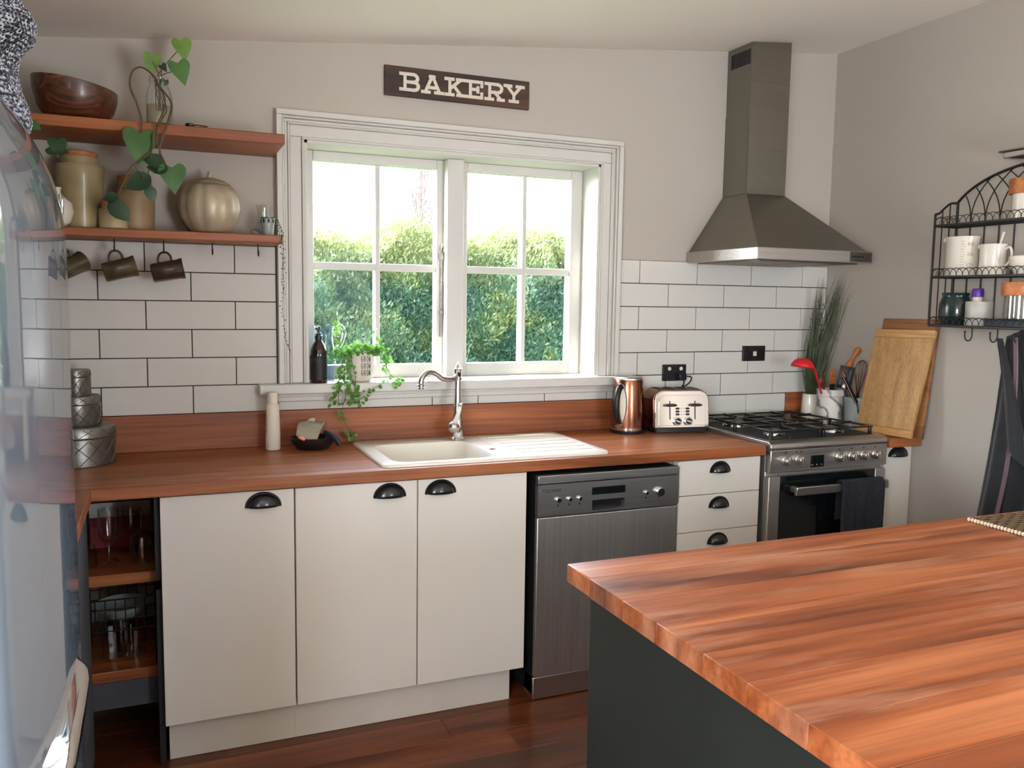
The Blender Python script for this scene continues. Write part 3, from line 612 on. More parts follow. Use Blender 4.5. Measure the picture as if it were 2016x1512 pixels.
for gx0, gx1 in ((OX0+.04, 2.728), (2.736, OX1-.04)):
    g = MB(); z0, z1 = .9455, .953
    for y_ in (-.565, -.325, -.07): g.box(gx0, gx1, y_-.007, y_+.007, z0, z1)
    for x in (gx0+.005, gx1-.005): g.box(x-.005, x+.005, -.565, -.07, z0, z1)
    xm = (gx0+gx1)/2; 
    for y_ in (-.445, -.195):
        g.box(gx0, xm-.03, y_-.005, y_+.005, z0, z1+.004).box(xm+.03, gx1, y_-.005, y_+.005, z0, z1+.004).box(xm-.005, xm+.005, y_+.03, y_+.12, z0, z1+.004).box(xm-.005, xm+.005, y_-.12, y_-.03, z0, z1+.004)
    for x in (gx0+.005, gx1-.005):
        for y_ in (-.56, -.325, -.075): g.box(x-.006, x+.006, y_-.006, y_+.006, .9169, z0)
    g.build('pan_grate', 'black', ov, world=True, bevel=.0015)
fas = MB().box(OX0, OX1, OF, -.585, .790, .882).build('control_fascia', 'steel', ov, world=True, bevel=.003)
MB().box(2.629, 2.698, OF-.0015, OF, .803, .852).build('display', 'blackglass', fas, bevel=.0006)
pm = MB()
for x in (2.639, 2.664, 2.688): pm.tube([(x, OF-.001, .812), (x, OF-.0045, .812)], .0045, 12)
pm.build('display_buttons', 'chrome', fas, kind='stuff')
kn = None
for x in (2.500, 2.566, 2.776, 2.842, 2.908, 2.972):
    k_ = MB(); k_.lathe([(.021, 0), (.021, .006), (.0175, .008), (.016, .027), (.014, .029), (0, .029)], (0, 0, 0), 28)
    k_.box(-.0035, .0035, -.017, .017, .008, .031); k_.xf(Matrix.Translation((x, OF-.001, .838)) @ Matrix.Rotation(radians(90), 4, 'X')); k_.build('knob', 'steel', fas, bevel=.0008)
pm = MB()
for x in (2.500, 2.555, 2.577, 2.776, 2.842, 2.908, 2.972): pm.box(x-.004, x+.004, OF-.0006, OF-.0001, .868, .873)
pm.build('panel_print', 'steelmark', fas, kind='stuff')
od = MB().box(OX0, OX0+.055, OF+.004, -.585, .14, .774).box(OX1-.055, OX1, OF+.004, -.585, .14, .774).box(OX0+.055, OX1-.055, OF+.006, -.585, .14, .20).build('oven_door', 'steel_v', ov, world=True, bevel=.002)
MB().box(OX0+.055, OX1-.055, OF+.006, -.59, .20, .774).build('oven_glass', 'blackglass', od, bevel=.001)
hn = MB().box(2.522, 3.006, OF-.052, OF-.034, .702, .737).box(2.535, 2.56, OF-.036, OF+.006, .708, .731).box(2.97, 2.995, OF-.036, OF+.006, .708, .731).build('oven_handle', 'steel', od, bevel=.003)
MB().box(OX0+.01, OX1-.01, -.60, -.52, .03, .135).build('storage_drawer', 'steel', ov, world=True, bevel=.003)
# towel over the oven handle
tw = thing('tea_towel', 'dark charcoal tea towel hanging over the oven handle', 'towel', (2.86, -.665, .5))
tx0, tx1 = 2.745, 2.968
def towel(u, v):
    x = tx0+(tx1-tx0)*u+.004*sin(v*9); s_ = v*.62
    wv = .004*sin(u*14+v*2)+.003*sin(u*27)
    if s_ < .16: return (x, OF-.026+wv*.4, .742-.16+s_)
    if s_ < .20: a = (s_-.16)/.04*pi; return (x, OF-.043+.0165*cos(a), .742+.008*sin(a))
    return (x, OF-.0595-wv-.004*(s_-.2), .742-(s_-.20))
MB().grid(towel, 26, 50).build('cloth', 'towel', tw, solid=.004, world=True)
MB().grid(lambda u, v: (tx1-.012+.016*u, OF-.062-.006*sin(pi*u), .735-.40*v), 4, 20).build('folded_edge', 'towel', tw, solid=.004, world=True)

# ---------------------------------------------------------------- range hood
rh = thing('range_hood', 'stainless pyramid range hood with square chimney above the stove', 'range hood', (2.71, -.2, 1.64))
HX0, HX1 = 2.412, 3.014
MB().box(HX0, HX1, -.50, -.001, 1.642, 1.690).build('rim', 'steel', rh, world=True, bevel=.002)
CX0, CX1, CY, CZ = 2.600, 2.812, -.172, 1.947
f_ = MB(); f_.v = [(HX0+.012, -.488, 1.690), (HX1-.012, -.488, 1.690), (HX1-.012, -.001, 1.690), (HX0+.012, -.001, 1.690), (CX0, CY, CZ), (CX1, CY, CZ), (CX1, -.001, CZ), (CX0, -.001, CZ)]
f_.f = [(0, 3, 2, 1), (4, 5, 6, 7), (0, 1, 5, 4), (1, 2, 6, 5), (2, 3, 7, 6), (3, 0, 4, 7)]
f_.build('canopy', 'hood', rh, world=True, bevel=.0015)
ch = MB(); zt0, zt1 = zc(CX0)-.002, zc(CX1)-.002
ch.v = [(CX0, CY, CZ), (CX1, CY, CZ), (CX1, -.001, CZ), (CX0, -.001, CZ), (CX0, CY, zt0), (CX1, CY, zt1), (CX1, -.001, zt1), (CX0, -.001, zt0)]; ch.f = list(f_.f)
chm = ch.build('chimney', 'hood', rh, world=True, bevel=.0012)
MB().box(CX0-.0015, CX0+.003, CY+.002, -.001, CZ, 2.30).box(CX0-.0015, CX0+.005, CY-.0015, CY+.004, CZ, 2.30).build('sleeve_edge', 'hood', chm)
for k in range(12): MB().box(CX0-.0016, CX0+.001, CY+.012+k*.0115, CY+.0175+k*.0115, 2.505, 2.568).build('vent_slot', 'black_matt', chm)
rimb = MB()
for k in range(5): rimb.tube([(2.905+k*.014, -.499, 1.667), (2.905+k*.014, -.504, 1.667)], .0042, 10)
rimb.build('buttons', 'black_plastic', rh, world=True, kind='stuff')
MB().box(2.892, 3.013, -.5008, -.499, 1.646, 1.687).build('button_plate', 'darkmetal', rh, world=True)
for a, b in ((HX0+.04, 2.705), (2.72, HX1-.04)): MB().box(a, b, -.46, -.04, 1.637, 1.6415).build('grease_filter', 'darkmetal', rh, world=True)

# ---------------------------------------------------------------- sink and tap
sk = thing('kitchen_sink', 'off-white composite inset sink with bowl and ridged drainer', 'sink', (1.30, -.32, BT))
KX0, KX1, KY0, KY1, KZ = .869, 1.730, -.570, -.068, .911
sm = MB()
bx0, bx1, by0, by1 = .918, 1.290, -.538, -.182
def ring(poly, z): b = len(sm.v); sm.v += [(x, y_, z) for x, y_ in poly]; return list(range(b, b+len(poly)))
def bridge(a, b):
    n_ = len(a)
    for i in range(n_): j = (i+1) % n_; sm.f.append((a[i], a[j], b[j], b[i]))
o0 = ring(rrect(KX0, KX1, KY0, KY1, .03), BT+.0005); o1 = ring(rrect(KX0, KX1, KY0, KY1, .03), KZ-.004); o2 = ring(rrect(KX0+.004, KX1-.004, KY0+.004, KY1-.004, .028), KZ)
bridge(o0, o1); bridge(o1, o2)
i0 = ring(rrect(bx0, bx1, by0, by1, .06), KZ); i1 = ring(rrect(bx0+.008, bx1-.008, by0+.008, by1-.008, .055), KZ-.012); i2 = ring(rrect(bx0+.02, bx1-.02, by0+.02, by1-.02, .05), KZ-.165); i3 = ring(rrect(bx0+.05, bx1-.05, by0+.05, by1-.05, .04), KZ-.18)
bridge(o2, i0); bridge(i0, i1); bridge(i1, i2); bridge(i2, i3); sm.f.append(tuple(i3))
bowl_o = sm.build('basin', 'sink', sk, world=True, smooth=50)
dn = MB()
dn.box(1.36, 1.705, -.545, -.10, KZ-.0005, KZ+.0012)
dn.build('drainer', 'sink', sk, world=True, bevel=.001)
for k in range(6): MB().box(1.40, 1.69, -.50+k*.068, -.488+k*.068, KZ+.001, KZ+.0042).build('drainer_rib', 'sink', sk, world=True, bevel=.0015)
MB().lathe([(.038, 0), (.036, .004), (.015, .002), (0, .002)], (1.105, -.36, KZ-.180), 24).build('waste', 'chrome', sk, world=True)
MB().tube([(1.325, -.40, KZ+.0003), (1.325, -.40, KZ+.002)], .011, 20).build('overflow_button', 'chrome', sk, world=True)
fx, fy, fz = 1.275, -.140, KZ
tap = thing('mixer_tap', 'traditional chrome mixer tap with curved spout behind the sink', 'tap', (fx, fy, fz+.0012))
MB().lathe([(.031, 0), (.031, .004), (.025, .010), (.024, .05), (.021, .075), (.0155, .12), (.0125, .17), (.012, .235)], (0, 0, 0), 28).build('column', 'chrome', tap)
MB().lathe([(.013, .234), (.018, .238), (.018, .244), (.0155, .247), (.0155, .272), (.0175, .275), (.0175, .279), (.010, .283), (.008, .288), (.003, .300), (.0032, .304), (0, .306)], (0, 0, 0), 24).build('finial', 'chrome', tap)
d0 = at(905, 745, fy)
sp = [at(893, 746, fy-.012), at(872, 745, fy-.04), at(862, 738, fy-.055), at(851, 732.5, fy-.07), at(840, 734, fy-.085), at(832, 742, fy-.095), at(829, 752, fy-.10), at(829, 759, fy-.10)]
sp = [p-Vector((fx, fy, fz+.0012)) for p in sp]
MB().tube(curve([Vector((0, 0, .258))]+sp, 6), [.0105]*1+[.0105]*(len(curve([Vector((0, 0, .258))]+sp, 6))-1), 14).build('spout', 'chrome', tap)
e = sp[-1]; MB().lathe([(.009, -.014), (.0135, -.013), (.0135, -.008), (.0115, -.006), (.0115, -.002), (.0135, 0), (.0135, .004), (.010, .006)], tuple(e), 20).build('aerator', 'chrome', tap)
MB().lathe([(.0115, 0), (.0135, .002), (.0135, .006), (.0115, .009)], (0, 0, 0), 16).xf(Matrix.Translation(sp[0]*.6+Vector((0, 0, .258))*.4) @ Matrix.Rotation(radians(90), 4, 'Y')).build('spout_collar', 'chrome', tap)
ball = Vector((-.024, -.022, .052)); MB().sphere(tuple(ball), .024, 20, 14).build('handle_ball', 'chrome', tap)
lv = MB(); lv.tube([ball+Vector((.004, -.006, .018)), ball+Vector((.014, -.012, .045)), ball+Vector((.024, -.014, .082))], [.012, .0105, .008], 12, flat=.8); lv.build('lever', 'white_ceramic', tap, label='white ceramic lever')
MB().sphere(tuple(ball+Vector((.027, -.014, .088))), .0075, 12, 8).build('lever_tip', 'chrome', tap)

# cupboard added under the bench return to keep light off the open shelves
rc = thing('return_cabinet', 'dark cupboard added under the bench return beside the fridge', 'cabinet', (-.4, -.86, 0))
MB().box(XL+.004, -.03, -1.09, -.62, .10, .858).build('body', 'shadow_grey', rc, world=True)
MB().box(-.03, -.012, -1.09, -.62, .10, .856).build('door', 'shadow_grey', rc, world=True, bevel=.001)
MB().box(XL+.004, -.06, -1.07, -.64, .001, .099).build('kickboard', 'shadow_grey', rc, world=True)
# ================================================================ island
random.seed(11)
IX0, IX1, IY0, IY1 = .993, 3.0, -2.95, -1.697
isl = thing('island_bench_top', 'wide worn red timber island bench top in the foreground', 'worktop', (2.0, -2.3, BB-.002))
y = IY1; wds = [.105, .135, .12, .14, .11, .13, .125, .14, .12, .13]; k = 0
while y > IY0+.01:
    y0 = max(IY0, y-wds[k % len(wds)])
    MB().box(IX0, IX1, y0+.0003, y-.0003, .860, BT).build('stave', 'island', isl, bevel=.0035 if k == 0 else .001, seg=2, world=True); y = y0; k += 1
isb = thing('island_cabinet', 'dark green-black painted island cupboard under the red timber top', 'cabinet', (2.0, -2.3, 0))
MB().box(1.032, 1.05, -2.91, -1.735, .001, .8598).build('end_panel', 'green_black', isb, bevel=.002, world=True)
MB().box(1.05, 2.96, -2.91, -1.735, .001, .8598).build('body', 'green_black', isb, bevel=.002, world=True)
pm = thing('placemat', 'woven brown seagrass placemat on the island', 'placemat', (2.35, -1.83, BT))
a_ = Vector((2.156, -1.729)); b_ = Vector((2.125, -1.911)); d1 = (Vector((2.376, -1.726))-a_).normalized(); d2_ = Vector((d1.y, -d1.x)); Lm, Wm = .44, .32
def PMt(u, v): q = a_+d1*u*Lm+d2_*v*Wm; return (q.x, q.y)
c4 = [PMt(0, 0), PMt(1, 0), PMt(1, 1), PMt(0, 1)]
MB().prism(c4, BT+.0005, BT+.005, 'z').build('mat', 'woven', pm, world=True)
strands = MB()
for k in range(24):
    v = (k+.5)/24
    pts = [(PMt(u/30, v)[0], PMt(u/30, v)[1], BT+.0065+.0016*sin(u*1.9+(k % 2)*pi)) for u in range(31)]
    strands.tube(pts, .0058, 5, flat=.5)
strands.build('strands', 'woven', pm, world=True, kind='stuff')
edge = MB()
for k in range(34):
    q = PMt(.0, (k+.5)/34); edge.sphere((q[0], q[1], BT+.0055), (.006, .0042, .0055), 6, 5)
edge.build('bound_edge', 'bristle', pm, world=True, kind='stuff')

# ================================================================ fridge (left)
fr = thing('fridge', 'glossy pale retro fridge with rounded top at the left edge', 'fridge', (-.35, -1.55, 0))
FY0, FY1 = -1.115, -1.99
def fx_(y_): t = -1.15-y_; return .020-.128*(t-.302)**2
def ftop(z): return -3.13*max(0, z-1.5)**3.18
def fridge_door(z0, z1, nz, name):
    m_ = MB(); ys = [FY0]+[FY0-.004, FY0-.010, FY0-.02, FY0-.035]+[FY0-.035-(k+1)*(abs(FY1-FY0)-.07)/30 for k in range(30)]+[FY1+.02, FY1+.008, FY1]
    def edge_(y_):
        d = min(FY0-y_, y_-FY1); r = .035
        return -(r-math.sqrt(max(0, r*r-(r-d)**2)))*1.0 if d < r else 0
    rows = []
    for j in range(nz+1):
        z = z0+(z1-z0)*j/nz; row_ = []
        dz = min(z-z0, .02); ez = -(.02-math.sqrt(max(0, .0004-(.02-dz)**2))) if z0 < .7 and dz < .02 else 0
        ez2 = 0
        if z1 < 1 and z1-z < .02: ez2 = -(.02-math.sqrt(max(0, .0004-(.02-(z1-z))**2)))
        for y_ in ys: row_.append((fx_(y_)+edge_(y_)+ftop(z)+ez+ez2, y_, z))
        rows.append(row_)
    n_ = len(ys)
    for r_ in rows: m_.v += r_
    for j in range(nz):
        for i in range(n_-1): m_.f.append((j*n_+i, j*n_+i+1, (j+1)*n_+i+1, (j+1)*n_+i))
    # back of the door
    b = len(m_.v); m_.v += [(min(r_[i][0]-.05, -.085+ftop(r_[i][2])), r_[i][1], r_[i][2]) for r_ in rows for i in range(n_)]
    for j in range(nz):
        m_.f.append((j*n_, (j+1)*n_, b+(j+1)*n_, b+j*n_)); m_.f.append((j*n_+n_-1, b+j*n_+n_-1, b+(j+1)*n_+n_-1, (j+1)*n_+n_-1))
    for i in range(n_-1):
        m_.f.append((i, b+i, b+i+1, i+1)); t_ = nz*n_; m_.f.append((t_+i, t_+i+1, b+t_+i+1, b+t_+i))
    return m_.build(name, 'fridge', fr, world=True, smooth=60)
ud = fridge_door(.705, 1.935, 60, 'fridge_door')
fridge_door(.06, .690, 16, 'freezer_door')
bd = MB(); prof = [(-.09, .05), (-.09, 1.5)]+[(-.09+ftop(1.5+.43*k/12), 1.5+.43*k/12) for k in range(1, 13)]+[(-.66, 1.945), (-.70, 1.90), (-.70, .05)]
bd.prism(prof, FY1+.004, FY0-.004, 'y'); bd.build('cabinet_body', 'fridge', fr, world=True, bevel=.006)
MB().box(-.088, fx_(-1.5)-.03, FY1+.02, FY0-.02, .692, .703).build('door_gap', 'black_matt', fr, world=True)
hb = MB(); hy = [-1.335, -1.35, -1.375, -1.41, -1.5, -1.6, -1.7, -1.8, -1.84]; hxo = [.022, .034, .042, .044, .044, .044, .044, .042, .02]
sec = lambda y_, xo: [(fx_(y_)-.004, y_, .706), (xo-.012, y_, .694), (xo-.003, y_, .684), (xo, y_, .668), (xo-.002, y_, .640), (xo-.008, y_, .634), (xo-.016, y_, .640), (xo-.016, y_, .662), (fx_(y_)-.004, y_, .672)]
for y_, xo in zip(hy, hxo): hb.v += sec(y_, xo)
for i in range(len(hy)-1):
    for k in range(9): j = (k+1) % 9; hb.f.append((i*9+k, i*9+j, (i+1)*9+j, (i+1)*9+k))
hb.f += [tuple(range(9)), tuple(range((len(hy)-1)*9, len(hy)*9))]
hb.build('handle', 'chrome', fr, world=True, smooth=40, label='long chrome pull handle')
MB().sphere((fx_(-1.165)+ftop(1.655)+.0, -1.165, 1.655), (.006, .02, .028), 12, 8).build('badge', 'chrome', ud)
# knitted hat slouched on top of the fridge
random.seed(5)
kn_ = thing('knitted_beanie', 'black and white heather knitted beanie slumped on top of the fridge', 'hat', (-.14, -1.25, 1.86))
# outline in height: centre x, half width x, centre y, half depth
hp = [(1.800, -.062, .012, .035), (1.82, -.068, .022, .06), (1.85, -.082, .030, .08), (1.88, -.100, .036, .09), (1.92, -.118, .048, .10), (1.955, -.122, .060, .105), (1.985, -.112, .078, .11), (2.015, -.108, .080, .11), (2.045, -.118, .074, .105), (2.075, -.135, .060, .09), (2.10, -.150, .040, .06), (2.115, -.155, .012, .02)]
def hat(u, v):
    f = v*(len(hp)-1); i = min(int(f), len(hp)-2); t = f-i; a = [hp[i][k]*(1-t)+hp[i+1][k]*t for k in range(4)]
    an = 2*pi*u; r = 1+.05*sin(3*an+v*5)
    return Vector((a[1]+a[2]*r*cos(an), -1.22+a[3]*r*sin(an), a[0]))
MB().grid(hat, 40, 30, cu=True).build('shell', 'black_matt', kn_, world=True)
stt = MB()
for j in range(46):
    for i in range(74):
        for sg in (-1, 1):
            u, v = (i+.5*(j % 2))/74, (j+.5)/46; p = hat(u, v); du = hat(u+.004, v)-hat(u-.004, v); dv = hat(u, min(v+.006, 1))-hat(u, max(v-.006, 0))
            nr = du.cross(dv); nr = nr.normalized() if nr.length > 1e-9 else Vector((0, 0, 1)); du.normalize(); dv.normalize()
            ax = (dv+du*.55*sg).normalized(); c = p+nr*.0015+du*.0022*sg; L, W = .0058, .0026; sdv = ax.cross(nr); b = len(stt.v)
            stt.v += [tuple(c-ax*L), tuple(c+sdv*W), tuple(c+ax*L), tuple(c-sdv*W), tuple(c+nr*.0028)]
            stt.f += [(b, b+1, b+4), (b+1, b+2, b+4), (b+2, b+3, b+4), (b+3, b, b+4)]
stt.build('stitches', 'knit', kn_, world=True, kind='stuff')

# ================================================================ open shelves under the left bench return
random.seed(4)
os_ = thing('open_shelving', 'open dark timber corner shelves beside the base cabinets', 'shelf unit', (-.2, -.3, 0))
MB().box(XL+.01, .182, -.47, -.012, .565, .600).build('shelf', 'shelf', os_, world=True, bevel=.002)
MB().box(XL+.01, .182, -.47, -.012, .255, .290).build('shelf', 'shelf', os_, world=True, bevel=.002)
MB().box(XL+.01, .182, -.46, -.44, .165, .252).build('plinth_rail', 'shadow_grey', os_, world=True)
MB().box(.166, .1825, -.555, -.012, .60, .86).box(.166, .1825, -.555, -.012, .001, .565).build('side_panel', 'black_matt', os_, world=True)
def goblet_mb(flip=False, h=.165, rb=.034):
    P = [(.030, 0), (.030, .003), (.006, .008), (.005, .045), (.011, .06), (rb*.85, .08), (rb, .11), (rb*.98, h), (rb*.95, h), (rb*.97, .11), (rb*.8, .082), (0, .066)]
    if flip: P = [(r, h-z) for r, z in P]
    return MB().lathe(P, (0, 0, 0), 20, caps=False)
gl = [(.028, -.33, False, .175, .032, 'clear glass goblet standing upright on the open shelf'), (.125, -.35, True, .165, .037, 'clear glass goblet standing upside down beside the cabinet'), (-.045, -.36, True, .15, .04, 'upside-down glass goblet nearest the fridge on the open shelf'), (.09, -.22, False, .15, .034, 'short glass goblet at the back of the open shelf')]
for x, y_, fl, h, r, lb in gl:
    o = goblet_mb(fl, h, r).build('glass_goblet', 'clear'); o.location = (x, y_, .6005); tag(o, lb, 'glass', 'glasses on the open shelves')
bx = thing('card_box', 'red and white card box at the back of the open shelf', 'box', (.05, -.09, .6005))
MB().box(-.09, .1, -.06, .06, 0, .105).build('lower_box', 'redbox', bx); MB().box(-.09, .1, -.06, .06, .1055, .155).build('upper_band', 'whitebox', bx)
for i, (x, y_, lb) in enumerate([(.03, -.36, 'cut glass tumbler left of the pair on the lower shelf'), (.095, -.365, 'cut glass tumbler next to the cabinet side on the lower shelf'), (.06, -.27, 'cut glass tumbler behind the front two on the lower shelf')]):
    m_ = MB().lathe([(.024, 0), (.03, .002), (.034, .095), (.032, .095), (.028, .008), (0, .008)], (0, 0, 0), 16, caps=False); o = m_.build('glass_tumbler', 'clear', smooth=15); o.location = (x, y_, .2905); tag(o, lb, 'glass', 'tumblers on the lower open shelf')
bk = thing('wire_basket', 'black wire basket resting above the tumblers', 'basket', (.06, -.33, .41))
wm_ = MB(); bx0_, bx1_, by0_, by1_ = -.10, .10, -.11, .10
for z in (0, .035, .07, .10): wm_.tube([(bx0_, by0_, z), (bx1_, by0_, z), (bx1_, by1_, z), (bx0_, by1_, z)], .0018 if z < .09 else .003, 5, closed=True)
for k in range(8):
    x = bx0_+(bx1_-bx0_)*k/7; wm_.tube([(x, by0_, .10), (x, by0_, 0), (x, by1_, 0), (x, by1_, .10)], .0016, 4)
for x, y_ in ((bx0_, by0_), (bx1_, by0_), (bx0_, by1_), (bx1_, by1_)): wm_.tube([(x, y_, 0), (x, y_, -.1195)], .0022, 5)
wm_.build('wire_frame', 'iron', bk)
sb = MB().lathe([(.03, 0), (.055, .012), (.085, .05), (.083, .05), (.053, .015), (0, .006)], (0, 0, 0), 28, caps=False).build('salad_bowl', 'grey_ceramic'); sb.location = (.06, -.33, .4125); tag(sb, 'pale bowl inside the black wire basket', 'bowl')

# ================================================================ wall shelves, hooks, mugs
us = MB().box(XL+.002, .600, -.300, -.0005, 1.973, 2.007).build('upper_wall_shelf', 'shelf', bevel=.004, seg=3); tag(us, 'thick red timber wall shelf holding the wooden bowl', 'shelf')
ls = MB().box(XL+.002, .603, -.205, -.0005, 1.6485, 1.677).build('lower_wall_shelf', 'shelf', bevel=.004, seg=3); tag(ls, 'red timber wall shelf holding the stoneware jars, hooks below', 'shelf')
hooks = [-.095, .061, .215, .373, .528]
nm = ['black wire cup hook nearest the fridge, under the lower shelf', 'black wire cup hook holding the streaked olive mug', 'black wire cup hook holding the plain brown mug', 'first empty black cup hook right of the mugs', 'empty black cup hook nearest the window']
hk0 = None
for x, lb in zip(hooks, nm):
    pts = [(0, 0, .002), (0, 0, -.028)]+[(0, -.009+.009*cos(a), -.030-.011*sin(a)) for a in [pi*k/8 for k in range(9)]]+[(0, -.018, -.022)]
    if hk0 is None: hk0 = MB().tube(curve(pts, 3), .0024, 6).build('cup_hook', 'iron'); o = hk0
    else: o = hk0.copy(); COL.objects.link(o)
    o.location = (x, -.11, 1.6475); tag(o, lb, 'hook', 'cup hooks under the lower shelf')
def mug(mat, label, x, tilt, yaw):
    # built with its handle toward +z, mouth toward +x
    t = thing('mug', label, 'mug', (x, -.119, 1.603), 0, 'mugs on the cup hooks')
    body = MB(); P = [(0, 0), (.029, 0), (.0325, .004), (.033, .05), (.0335, .085), (.0365, .104), (.0345, .104), (.0315, .085), (.030, .012), (0, .010)]
    body.lathe(P, (0, 0, 0), 28, caps=False)
    R = Matrix.Rotation(radians(yaw), 4, 'Z') @ Matrix.Rotation(radians(tilt), 4, 'Y') @ Matrix.Translation((-.052, 0, -.058)) @ Matrix.Rotation(radians(90), 4, 'Y')
    body.xf(R); body.build('body', mat, t, smooth=50)
    h = MB(); pts = curve([(-.024, 0, -.030), (-.022, 0, -.012), (-.010, 0, .0035), (.008, 0, .0035), (.018, 0, -.010), (.019, 0, -.030)], 6)
    h.tube(pts, .0052, 8, flat=.75); h.xf(Matrix.Rotation(radians(yaw), 4, 'Z') @ Matrix.Rotation(radians(tilt), 4, 'Y')); h.build('handle', mat, t)
    return t
mug('mug_green', 'olive brown mug partly behind the fridge, hanging on a hook', hooks[0], -24, 38)
mug('mug_green', 'streaked olive and dark brown mug on the second hook', hooks[1], -15, 4)
mug('mug_brown', 'plain dark brown mug on the third hook', hooks[2], -11, -2)

# ================================================================ things on the shelves
bw = MB().lathe([(0, 0), (.062, 0), (.088, .012), (.112, .045), (.123, .085), (.125, .118), (.119, .118), (.115, .085), (.100, .042), (.06, .014), (0, .010)], (0, 0, 0), 44, caps=False)
for i, (x, y_, z) in enumerate(bw.v): bw.v[i] = (x, y_, z*(1-.9*x*.9/.6*.9) if z > .03 else z)
o = bw.build('wooden_bowl', 'walnut', smooth=60); o.location = (-.037, -.165, 2.0075); tag(o, 'dark walnut wooden bowl with a sloping rim on the upper shelf', 'bowl')
jr_ = thing('propagation_jar', 'glass jar of water with rooted arrowhead cuttings on the upper shelf', 'plant', (.212, -.235, 2.0075))
MB().lathe([(0, .001), (.036, .001), (.041, .006), (.041, .095), (.036, .115), (.029, .128), (.029, .138), (.032, .139), (.032, .144), (.029, .145), (.029, .152), (.031, .155), (.0285, .155), (.0265, .128), (.034, .112), (.039, .094), (.039, .008), (.0, .005)], (0, 0, 0), 28, caps=False).build('jar', 'clear', jr_)
MB().lathe([(0, .006), (.038, .008), (.038, .066), (0, .066)], (0, 0, 0), 24, caps=False).build('water', 'water', jr_)
J = Vector((.212, -.235, 2.0075)); random.seed(12)
st_ = MB(); mouth = Vector((0, 0, .15))
def L_(px, py, y_): return at(px, py, y_)-J
# upright leaves: stem pixels at depth near the jar
ups = [((300, 104), -.24, 'leaf_lime', 36, (-.1, 0, -1), (300, 120)), ((367, 88), -.22, 'leaf_lime', 40, (.25, 0, -1), (356, 92)), ((361, 137), -.25, 'leaf_mid', 44, (.35, 0, -1), (350, 137)), ((320, 128), -.26, 'leaf_dark', 16, (.5, 0, -.6), (318, 128)), ((322, 160), -.27, 'leaf_dark', 14, (-.2, 0, -1), (325, 158))]
for (cx_, cy_), yy, mt, px, dv, bs in ups:
    b0 = L_(bs[0], bs[1], yy); L = px*.00155; d = Vector(dv).normalized()
    m_ = MB(); base = b0-d*L*.25*0; add_leaf(m_, base+Vector((0, 0, L*.30)) if dv[2] == -1 and px > 30 else base, d, (0.15, -1, .25), L*1.05, 'heart', .15, .12); m_.build('leaf', mt, jr_, smooth=70)
    st_.tube(curve([mouth+Vector((random.uniform(-.012, .012), 0, -.1)), mouth+Vector((random.uniform(-.01, .01), 0, 0)), base], 6), .0016, 5)
# trailing stems over the shelf edge
trail = [[(310, 160), (295, 142), (276, 132), (260, 142), (256, 170), (270, 205), (279, 240), (276, 272)], [(305, 158), (322, 180), (338, 205), (332, 235), (315, 290), (322, 322)], [(308, 165), (325, 195), (318, 235), (303, 275), (292, 315)], [(306, 170), (322, 210), (306, 255), (298, 300), (291, 345)], [(310, 170), (328, 215), (310, 250), (312, 290), (330, 330)], [(302, 262), (296, 300), (262, 325), (245, 355), (232, 385)], [(295, 300), (268, 326), (276, 340), (283, 352)]]
for k, ln in enumerate(trail):
    n_ = len(ln); pts = []
    for i, (a, b) in enumerate(ln):
        pr_ = Vector((a, b)); yy = -.245-.075*min(1, i/(n_*.45)); pts.append(L_(a, b, yy if b < 225 else -.322-.004*k))
    st_.tube(curve(pts, 6), [.0032 if k < 2 else .0018]*(6*(n_-1)+1), 6)
st_.build('stems', 'stem', jr_)
low = [((276, 262), (-.12, 0, -.05), (-.05, -.1, -1), .104, 'leaf_mid', 'heart', -.325), ((338, 330), (0, 0, 0), (.12, -.1, -1), .085, 'leaf_mid', 'heart', -.33), ((325, 322), 0, (-1, -.2, .18), .07, 'leaf_dark', 'oval', -.33), ((330, 333), 0, (-1, -.1, .05), .062, 'leaf_dark', 'oval', -.335), ((296, 346), 0, (-.9, -.1, -.55), .085, 'leaf_dark', 'oval', -.335), ((290, 365), 0, (.4, -.1, -1), .055, 'leaf_dark', 'oval', -.335), ((215, 395), 0, (.75, -.1, -.75), .085, 'leaf_dark', 'oval', -.33), ((232, 384), 0, (-.9, -.1, -.35), .045, 'leaf_dark', 'oval', -.33), ((112, 276), 0, (.05, -.1, -.6), .055, 'leaf_dark', 'heart', -.33), ((98, 288), 0, (.9, -.1, -.25), .055, 'leaf_dark', 'heart', -.33), ((52, 238), 0, (.6, -.1, -.35), .045, 'leaf_mid', 'oval', -.32)]
for (a, b), _, d, L, mt, kd, yy in low:
    m_ = MB(); add_leaf(m_, L_(a, b, yy), d, (.1, -1, .25), L, kd, .12, .1); m_.build('leaf', mt, jr_, smooth=70)
wt = thing('wrist_watch', 'small silver watch lying on the upper shelf', 'watch', (.325, -.27, 2.0075))
MB().tube([(cos(a)*.028, sin(a)*.018, .007) for a in [radians(x) for x in range(-120, 121, 15)]], .006, 8, flat=.5).build('bracelet', 'chrome', wt); MB().lathe([(.013, 0), (.015, .003), (.015, .008), (.012, .010), (0, .010)], (-.022, -.008, .001), 20).build('case', 'black_plastic', wt)

